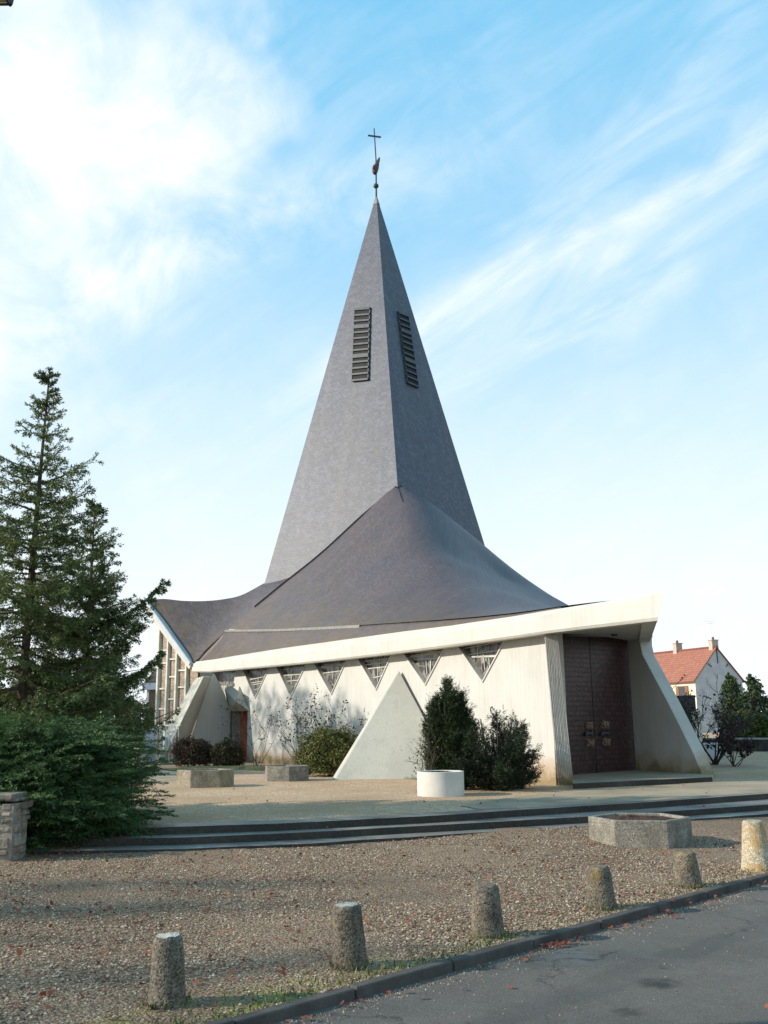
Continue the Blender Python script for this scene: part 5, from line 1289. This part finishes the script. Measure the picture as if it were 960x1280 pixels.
# house beyond, right
Yh = 110.0; ap = aty(895, 808.5, Yh); rdv = unit((-.40, .92, 0)); gdv = np.array([rdv[1], -rdv[0], 0])     # ridge away from us; gable towards the right
zr, zev = ap[2], aty(866, 849, Yh - 1)[2]; hw = 3.4; L = 12.0
M['render'] = plain('sunlit_cream_render', (0.62, 0.57, 0.45), .9, .08, .5)  # house render in its sunlit tone
t = NT('patched_shaded_render'); n = t.noise(.9, 6, .7); v = t.noise(2.4, 5, .7)  # same render, bluish grey painting the shade on walls turned from the sun
g = t.ramp(n, [(.35, (.40, .41, .42)), (.65, (.52, .53, .54))]); M['gable'] = t.out(t.mix(t.ramp(v, [(.62, 0), (.7, .55)]), g, (.25, .25, .25)), .95)
t = NT('clay_tiles'); uv = t.uv(); n = t.n.new('ShaderNodeTexBrick'); t.l.new(uv, n.inputs['Vector']); n.inputs['Scale'].default_value = 1; n.inputs['Brick Width'].default_value = .3; n.inputs['Row Height'].default_value = .34; n.inputs['Mortar Size'].default_value = .03
n.inputs['Color1'].default_value = (.29, .115, .075, 1); n.inputs['Color2'].default_value = (.37, .165, .11, 1); n.inputs['Mortar'].default_value = (.16, .055, .04, 1)
M['tiles'] = t.out(t.mix(t.ramp(t.noise(.8, 5), [(.4, 0), (.7, .5)]), n.outputs['Color'], (.24, .10, .07)), .85)
hb = np.array([ap[0], ap[1], 0]); root = empty('house', (ap[0], ap[1], .3), 'white rendered house with an orange tiled roof beyond the porch', 'house')
H3 = lambda g_, r_, z: hb + gdv * g_ + rdv * r_ + np.array([0, 0, z])
m = MB(); pr = [(-hw, .2), (hw, .2), (hw, zev), (0, zr - .1), (-hw, zev)]
m.add([H3(a, 0, z) for a, z in pr], [(0, 1, 2, 3, 4)]); m.add([H3(a, L, z) for a, z in pr], [(4, 3, 2, 1, 0)]); m.add([H3(hw, 0, .2), H3(hw, L, .2), H3(hw, L, zev), H3(hw, 0, zev)], [(0, 1, 2, 3)])
m.build('gable', M['gable'], root, fix=False)
m = MB(); m.add([H3(-hw, L, .2), H3(-hw, 0, .2), H3(-hw, 0, zev), H3(-hw, L, zev)], [(0, 1, 2, 3)]); m.build('wall', M['render'], root, fix=False)
m = MB(); sl_ = math.hypot(hw, zr - zev)
for sg in (-1, 1):
    q = [H3(sg * (hw + .3), -.15, zev - .22), H3(sg * (hw + .3), L + .2, zev - .22), H3(0, L + .2, zr), H3(0, -.15, zr)]
    m.add(q, [(0, 1, 2, 3)], [[(0, 0), (L, 0), (L, sl_), (0, sl_)]]); m.add([p - [0, 0, .14] for p in q], [(3, 2, 1, 0)], [[(0, 0)] * 4]); m.add(q + [p - np.array([0, 0, .14]) for p in q], [(0, 1, 5, 4), (1, 2, 6, 5), (3, 0, 4, 7)], [[(0, 0)] * 4] * 3)
rf = m.build('roof', M['tiles'], root)
m = MB(); m.tube([H3(0, -.15, zr), H3(0, L + .2, zr)], .13, 8); m.build('ridge_tiles', M['tiles'], rf)
M['chim'] = plain('chimney_brick', (.42, .36, .30), .9, .25, 6)
for r_, h_ in ((.5, .75), (6.6, .85)):
    m = MB(); m.box(H3(.1, r_, zr + h_ / 2 - .3), gdv * .9, rdv * .6, (0, 0, h_ + .6)); m.box(H3(.1, r_, zr + h_ + .04), gdv * 1.05, rdv * .75, (0, 0, .1)); ch = m.build('chimney', M['chim'], rf)
    m = MB(); m.tube([H3(.1, r_, zr + h_), H3(.1, r_, zr + h_ + .4)], [.16, .13], 8); m.build('chimney_pot', M['tiles'], ch)
m = MB(); at_ = H3(.3, .9, zr + .2); m.tube([at_, at_ + [0, 0, 2.9]], .025, 5); m.bar(at_ + [-.5, 0, 2.8], at_ + [.5, 0, 2.8], .03); m.bar(at_ + [-.35, 0, 2.55], at_ + [.35, 0, 2.55], .03); m.build('aerial', M['whitepaint'], rf)
M['shutter'] = plain('brown_shutter', (.22, .11, .06), .7, .15, 4); M['pane'] = plain('dark_pane', (.06, .065, .07), .2, .2)
for r_ in (2.2, 5.0, 8.4):
    m = MB(); m.box(H3(-hw - .03, r_, zev - 1.35), rdv * 1.0, gdv * .08, (0, 0, 1.3)); wn = m.build('window', M['pane'], root)
    for s_ in (-.78, .78): m = MB(); m.box(H3(-hw - .06, r_ + s_, zev - 1.35), rdv * .5, gdv * .07, (0, 0, 1.35)); m.build('shutter', M['shutter'], wn)
# crack-like iron ties on the gable
for a_, b_ in (((-1.4, 1.9), (-.9, 1.25)), ((1.5, 1.9), (1.2, 1.2)), ((0, .15), (.05, .95))):
    m = MB(); m.bar(H3(a_[0], -.03, zr - a_[1] - .0), H3(b_[0], -.03, zr - b_[1] - (.9 if a_[0] == 0 else 1.0)), .09); m.build('wall_tie', M['iron'], root)
# dark board fence in front of the house
Yf = 52.0; M['fence'] = plain('dark_fence_board', (.075, .06, .062), .8, .3, 4)
fa, fb = aty(815, 900, Yf + 3), aty(872, 905, Yf); zt = aty(845, 869, Yf)[2]; root = empty('fence', (fb[0] - 1, Yf + .6, .3), 'dark board fence in front of the orange roofed house', 'fence')
m = MB(); fd = unit((fb - fa) * [1, 1, 0]); nb = int(np.linalg.norm((fb - fa)[:2]) / .16)
for i in range(nb):
    c_ = fa + fd * (.16 * i + .08); m.box((c_[0], c_[1], (zt + .2) / 2), fd * .148, np.array([-fd[1], fd[0], 0]) * .03, (0, 0, zt - .2 + random.gauss(0, .01)))
m.build('boards', M['fence'], root)
m = MB()
for i in range(0, nb + 1, 12):
    m = MB(); c_ = fa + fd * .16 * i + np.array([-fd[1], fd[0], 0]) * .07; m.box((c_[0], c_[1], zt / 2), fd * .1, np.array([-fd[1], fd[0], 0]) * .1, (0, 0, zt)); m.build('post', M['fence'], root)
# low garden wall, with a pale gate pillar
Yw = 45.5; wa_, wb_ = aty(868, 930, Yw + 1.5), aty(1015, 930, Yw - 2); root = empty('garden_wall', ((wa_[0] + wb_[0]) / 2, Yw, .3), 'long low dark garden wall with a pale coping in front of the hedge', 'wall')
wd = unit((wb_ - wa_) * [1, 1, 0]); wn_ = np.array([-wd[1], wd[0], 0]); zt = aty(930, 924, Yw)[2]; ln = np.linalg.norm((wb_ - wa_)[:2]); mid = (wa_ + wb_) / 2
M['darkwall'] = plain('damp_dark_wall', (.06, .052, .048), .9, .4, 5, .02)
m = MB(); m.box((mid[0], mid[1], (zt + .1) / 2), wd * ln, wn_ * .3, (0, 0, zt - .1)); m.build('wall', M['darkwall'], root)
m = MB(); m.box((mid[0], mid[1], zt + .025), wd * ln, wn_ * .4, (0, 0, .07)); m.build('coping', M['soffit'], root)
pp = aty(871, 905, 44); m = MB(); m.box((pp[0], 44, .3 + .9), (.34, 0, 0), (0, .34, 0), (0, 0, 1.8)); pil = m.build('gate_pillar', M['render'], label='pale square pillar at the end of the dark fence', cat='pillar', bevel=.02)
# white block of low wall behind the bare bush
pp = aty(905, 950, 36); m = MB(); m.box((pp[0] - .2, 38.5, .55), (2.3, .2, 0), (0, .25, 0), (0, 0, .6)); m.build('low_wall', M['gable'], label='short pale low wall seen through the bare bush', cat='wall', bevel=.02)

# street lantern whose lower corner shows at the top left
lc = aty(-5, -6, 5.2); root = empty('street_lamp', (lc[0] - 1.7, 5.2, -.05), 'street lamp with an amber glass lantern, its corner showing at the top left', 'street lamp')
M['amber'] = plain('amber_glass', (.75, .45, .16), .3, .1, 3)
w0 = .36; zb_ = aty(8, 7.5, 5.2 + w0 / 2)[2]; xr_ = aty(16, 5, 5.2 + w0 / 2)[0]; cx_ = xr_ - w0 / 2
m = MB(); m.tube([(cx_ - 1.7, 5.2, -.05), (cx_ - 1.7, 5.2, 3), (cx_ - 1.7, 5.2, zb_ + .5), (cx_ - 1.5, 5.2, zb_ + .72), (cx_, 5.2, zb_ + .75)], [.07, .06, .045, .035, .03], 10); m.build('post', M['iron'], root)
m = MB()
for sx in (-1, 1):
    for sy in (-1, 1): m.bar((cx_ + sx * w0 * .46, 5.2 + sy * w0 * .46, zb_), (cx_ + sx * w0 * .56, 5.2 + sy * w0 * .56, zb_ + .42), .03)
for s_ in (-1, 1): m.bar((cx_ - w0 * .5, 5.2 + s_ * w0 * .46, zb_), (cx_ + w0 * .5, 5.2 + s_ * w0 * .46, zb_), .012); m.bar((cx_ + s_ * w0 * .46, 5.2 - w0 * .5, zb_), (cx_ + s_ * w0 * .46, 5.2 + w0 * .5, zb_), .012)
m.hexa([(cx_ + sx * w0 * .62, 5.2 + sy * w0 * .62, zb_ + .42) for sx, sy in ((-1, -1), (1, -1), (1, 1), (-1, 1))] + [(cx_ + sx * .05, 5.2 + sy * .05, zb_ + .66) for sx, sy in ((-1, -1), (1, -1), (1, 1), (-1, 1))]); m.build('frame', M['iron'], root)
m = MB(); m.hexa([(cx_ + sx * w0 * .44, 5.2 + sy * w0 * .44, zb_ + .006) for sx, sy in ((-1, -1), (1, -1), (1, 1), (-1, 1))] + [(cx_ + sx * w0 * .53, 5.2 + sy * w0 * .53, zb_ + .41) for sx, sy in ((-1, -1), (1, -1), (1, 1), (-1, 1))]); m.build('glass', M['amber'], root)

# ------------------------------------------------------------------ loose stones and fallen leaves
def scatter_pebbles(n, seed):
    g = np.random.default_rng(seed); ico = [(0, 0, 1), (.9, 0, 0), (.28, .85, 0), (-.72, .53, 0), (-.72, -.53, 0), (.28, -.85, 0), (0, 0, -.6)]
    ico = np.array(ico); fc = np.array([(0, 1, 2), (0, 2, 3), (0, 3, 4), (0, 4, 5), (0, 5, 1)])
    pts = []
    while len(pts) < n:
        s_ = g.uniform(-3.5, 9.5); k = .14 + 7.2 * g.random() ** 1.7; p = kp(s_, k, 0)
        if s_ < .6 and k < 1.0 and g.random() < .8: continue
        if p[1] < yedge(p[0], e3) - .05: pts.append((p[0], p[1], gz(p)))
    P_ = np.array(pts); sz = g.uniform(.007, .017, n) ; sz[g.random(n) < .03] *= 1.6
    a = g.random(n) * 6.28; V = ico[None] * (sz[:, None, None] * (1 + g.normal(size=(n, 7, 1)) * .15)) * np.array([1, .8, .65]); c_, s2 = np.cos(a)[:, None], np.sin(a)[:, None]
    X = V[..., 0] * c_ - V[..., 1] * s2; Y = V[..., 0] * s2 + V[..., 1] * c_; V = np.stack([X, Y, V[..., 2] + .004], 2) + P_[:, None]
    F = (fc[None] + (np.arange(n) * 7)[:, None, None]).reshape(-1, 3); return V.reshape(-1, 3), F
V, F = scatter_pebbles(60000, 3)
def spilled(n, seed):       # grit washed over the kerb on to the road edge
    g = np.random.default_rng(seed); s_ = g.uniform(-3, 9.5, n); k = -.02 - np.abs(g.normal(size=n)) * .16 * (.4 + .6 * np.sin(s_ * 1.7) ** 2); k[: n // 6] = -g.random(n // 6) * 1.6
    P_ = np.array([kp(a, b, -.05) for a, b in zip(s_, k)]); sz = g.uniform(.004, .010, n)
    o = np.array([(0, 0, 1), (1, 0, 0), (-.4, .8, 0), (-.5, -.8, 0)]); V = P_[:, None] + o[None] * sz[:, None, None]
    F = np.array([(0, 1, 2), (0, 2, 3), (0, 3, 1)])[None] + (np.arange(n) * 4)[:, None, None]; return V.reshape(-1, 3), F.reshape(-1, 3)
V, F = join([(V, F), spilled(3800, 6)]); arr_mesh('gravel_stones', V, F, M['pebble'], kind='stuff')
g = np.random.default_rng(17); P_ = []
def drop(p, z): P_.append((p[0], p[1], z))
for _ in range(2100):
    p = kp(g.uniform(-5, 10), .2 + 7.5 * g.random() ** .9, 0)
    if p[1] < yedge(p[0], e3) - .05: drop(p, gz(p) + .022)
for _ in range(150):      # drifts of leaves lying together
    c_ = kp(g.uniform(-4, 9), .3 + 6 * g.random(), 0)
    for _ in range(int(g.integers(2, 6))):
        p = c_ + g.normal(size=3) * .10
        if p[1] < yedge(p[0], e3) - .05: drop(p, gz(p) + .024)
for px, py, n, sd_ in ((612, 1166, 45, .10), (740, 1142, 8, .1), (785, 1163, 10, .07), (690, 1185, 7, .06), (330, 1272, 14, .12), (820, 1140, 8, .1), (870, 1130, 6, .1), (560, 1212, 4, .1), (905, 1117, 5, .12), (450, 1245, 4, .1)):
    c_ = atz(px, py, -.05); k = np.dot(KN, c_) - KOFF
    for _ in range(n):
        s_ = g.normal() * sd_ * 2.2; o_ = -abs(g.normal()) * sd_ * .8 - .05; p = kp(np.dot(c_ - kp(0, 0, 0), KD) + s_, o_, 0); drop(p, -.05 + .018 + g.random() * .02)
for _ in range(40): p = kp(g.uniform(-1, 9), -g.random() ** 2 * 2.5 - .05, 0); drop(p, -.035)
for px, py, n in ((405, 1048, 10), (455, 1043, 5), (300, 1043, 4), (80, 1070, 60), (140, 1062, 40), (880, 1100, 6), (800, 1160, 0), (837, 1122, 14), (935, 1098, 6)):
    c_ = atz(px, py, .05)
    for _ in range(n):
        p = c_ + g.normal(size=3) * np.array([.28, .12, 0]); z = gz(p)
        if p[1] > yedge(p[0], e3): z = .1
        if p[1] > yedge(p[0], e2): z = .2
        drop(p, z + .025)
for _ in range(70):
    p = atz(g.uniform(180, 950), g.uniform(975, 1012), .3); drop(p, .322)
P_ = np.array(P_); V, F = leaves(P_, nrm(g.normal(size=P_.shape) * .33 + [0, 0, 1]), .048, .7)
arr_mesh('fallen_leaves', V, F, M['fallen'], kind='stuff')
# planting bed of thin grass and soil along the wall
m = MB(); bed = [(235, 966), (300, 963.5), (380, 965), (440, 970), (520, 974.5), (600, 979), (660, 980), (694, 979)]
vs = []; NB = 10
fr = resample([atz(x, y, .3) for x, y in bed], 60)
for i, p in enumerate(fr):
    dd = unit(fr[min(i + 1, 59)] - fr[max(i - 1, 0)]); bk = np.array([-dd[1], dd[0], 0]); f = i / 59
    hmax = .04 + .16 * sstep(.55, .8, f)
    for j in range(NB + 1):
        u = j / NB; q = p + bk * 3.4 * u; vs.append((q[0], q[1], .302 + hmax * float(sstep(0, .5, u)) + random.gauss(0, .008) * (u > 0)))
m.add(vs, [(i * (NB + 1) + j, (i + 1) * (NB + 1) + j, (i + 1) * (NB + 1) + j + 1, i * (NB + 1) + j + 1) for i in range(59) for j in range(NB)])
m.build('planting_bed', M['soil'], kind='structure', smooth=True)
n = 9000; i_ = g.integers(0, 59, n); f1 = g.random(n); u = g.random(n) * .5; VV = np.array(vs).reshape(60, NB + 1, 3)
P_ = VV[i_, 0] * (1 - f1)[:, None] + VV[i_ + 1, 0] * f1[:, None] + (VV[i_, 5] - VV[i_, 0]) * (u * 2)[:, None]
tuft = []
for (px, pb, pt, wb, *_) in BL:
    b = gpt(px, pb - 5); r_ = wb * b[1] / FOC / 2
    for _ in range(46):
        a = g.normal() * 1.6 - 1.57; q = r_ * (1 + abs(g.normal()) * .22); x, y = b[0] + q * math.cos(a), b[1] + q * math.sin(a); tuft.append((x, y, gz((x, y))))
for _ in range(900):
    p = kp(g.uniform(-4, 9) if g.random() < .4 else g.uniform(-3.5, 1.5), .10 + abs(g.normal()) * .12, 0); tuft.append((p[0], p[1], gz(p)))
P_ = np.concatenate([P_, np.array(tuft)]); n = len(P_)
V, F = needles(P_, np.tile(np.array([0, 0, 1.]), (n, 1)), np.full(n, .02), 1, .055, .010, 2.0)
arr_mesh('grass', V, F, M['hedge'], kind='stuff')
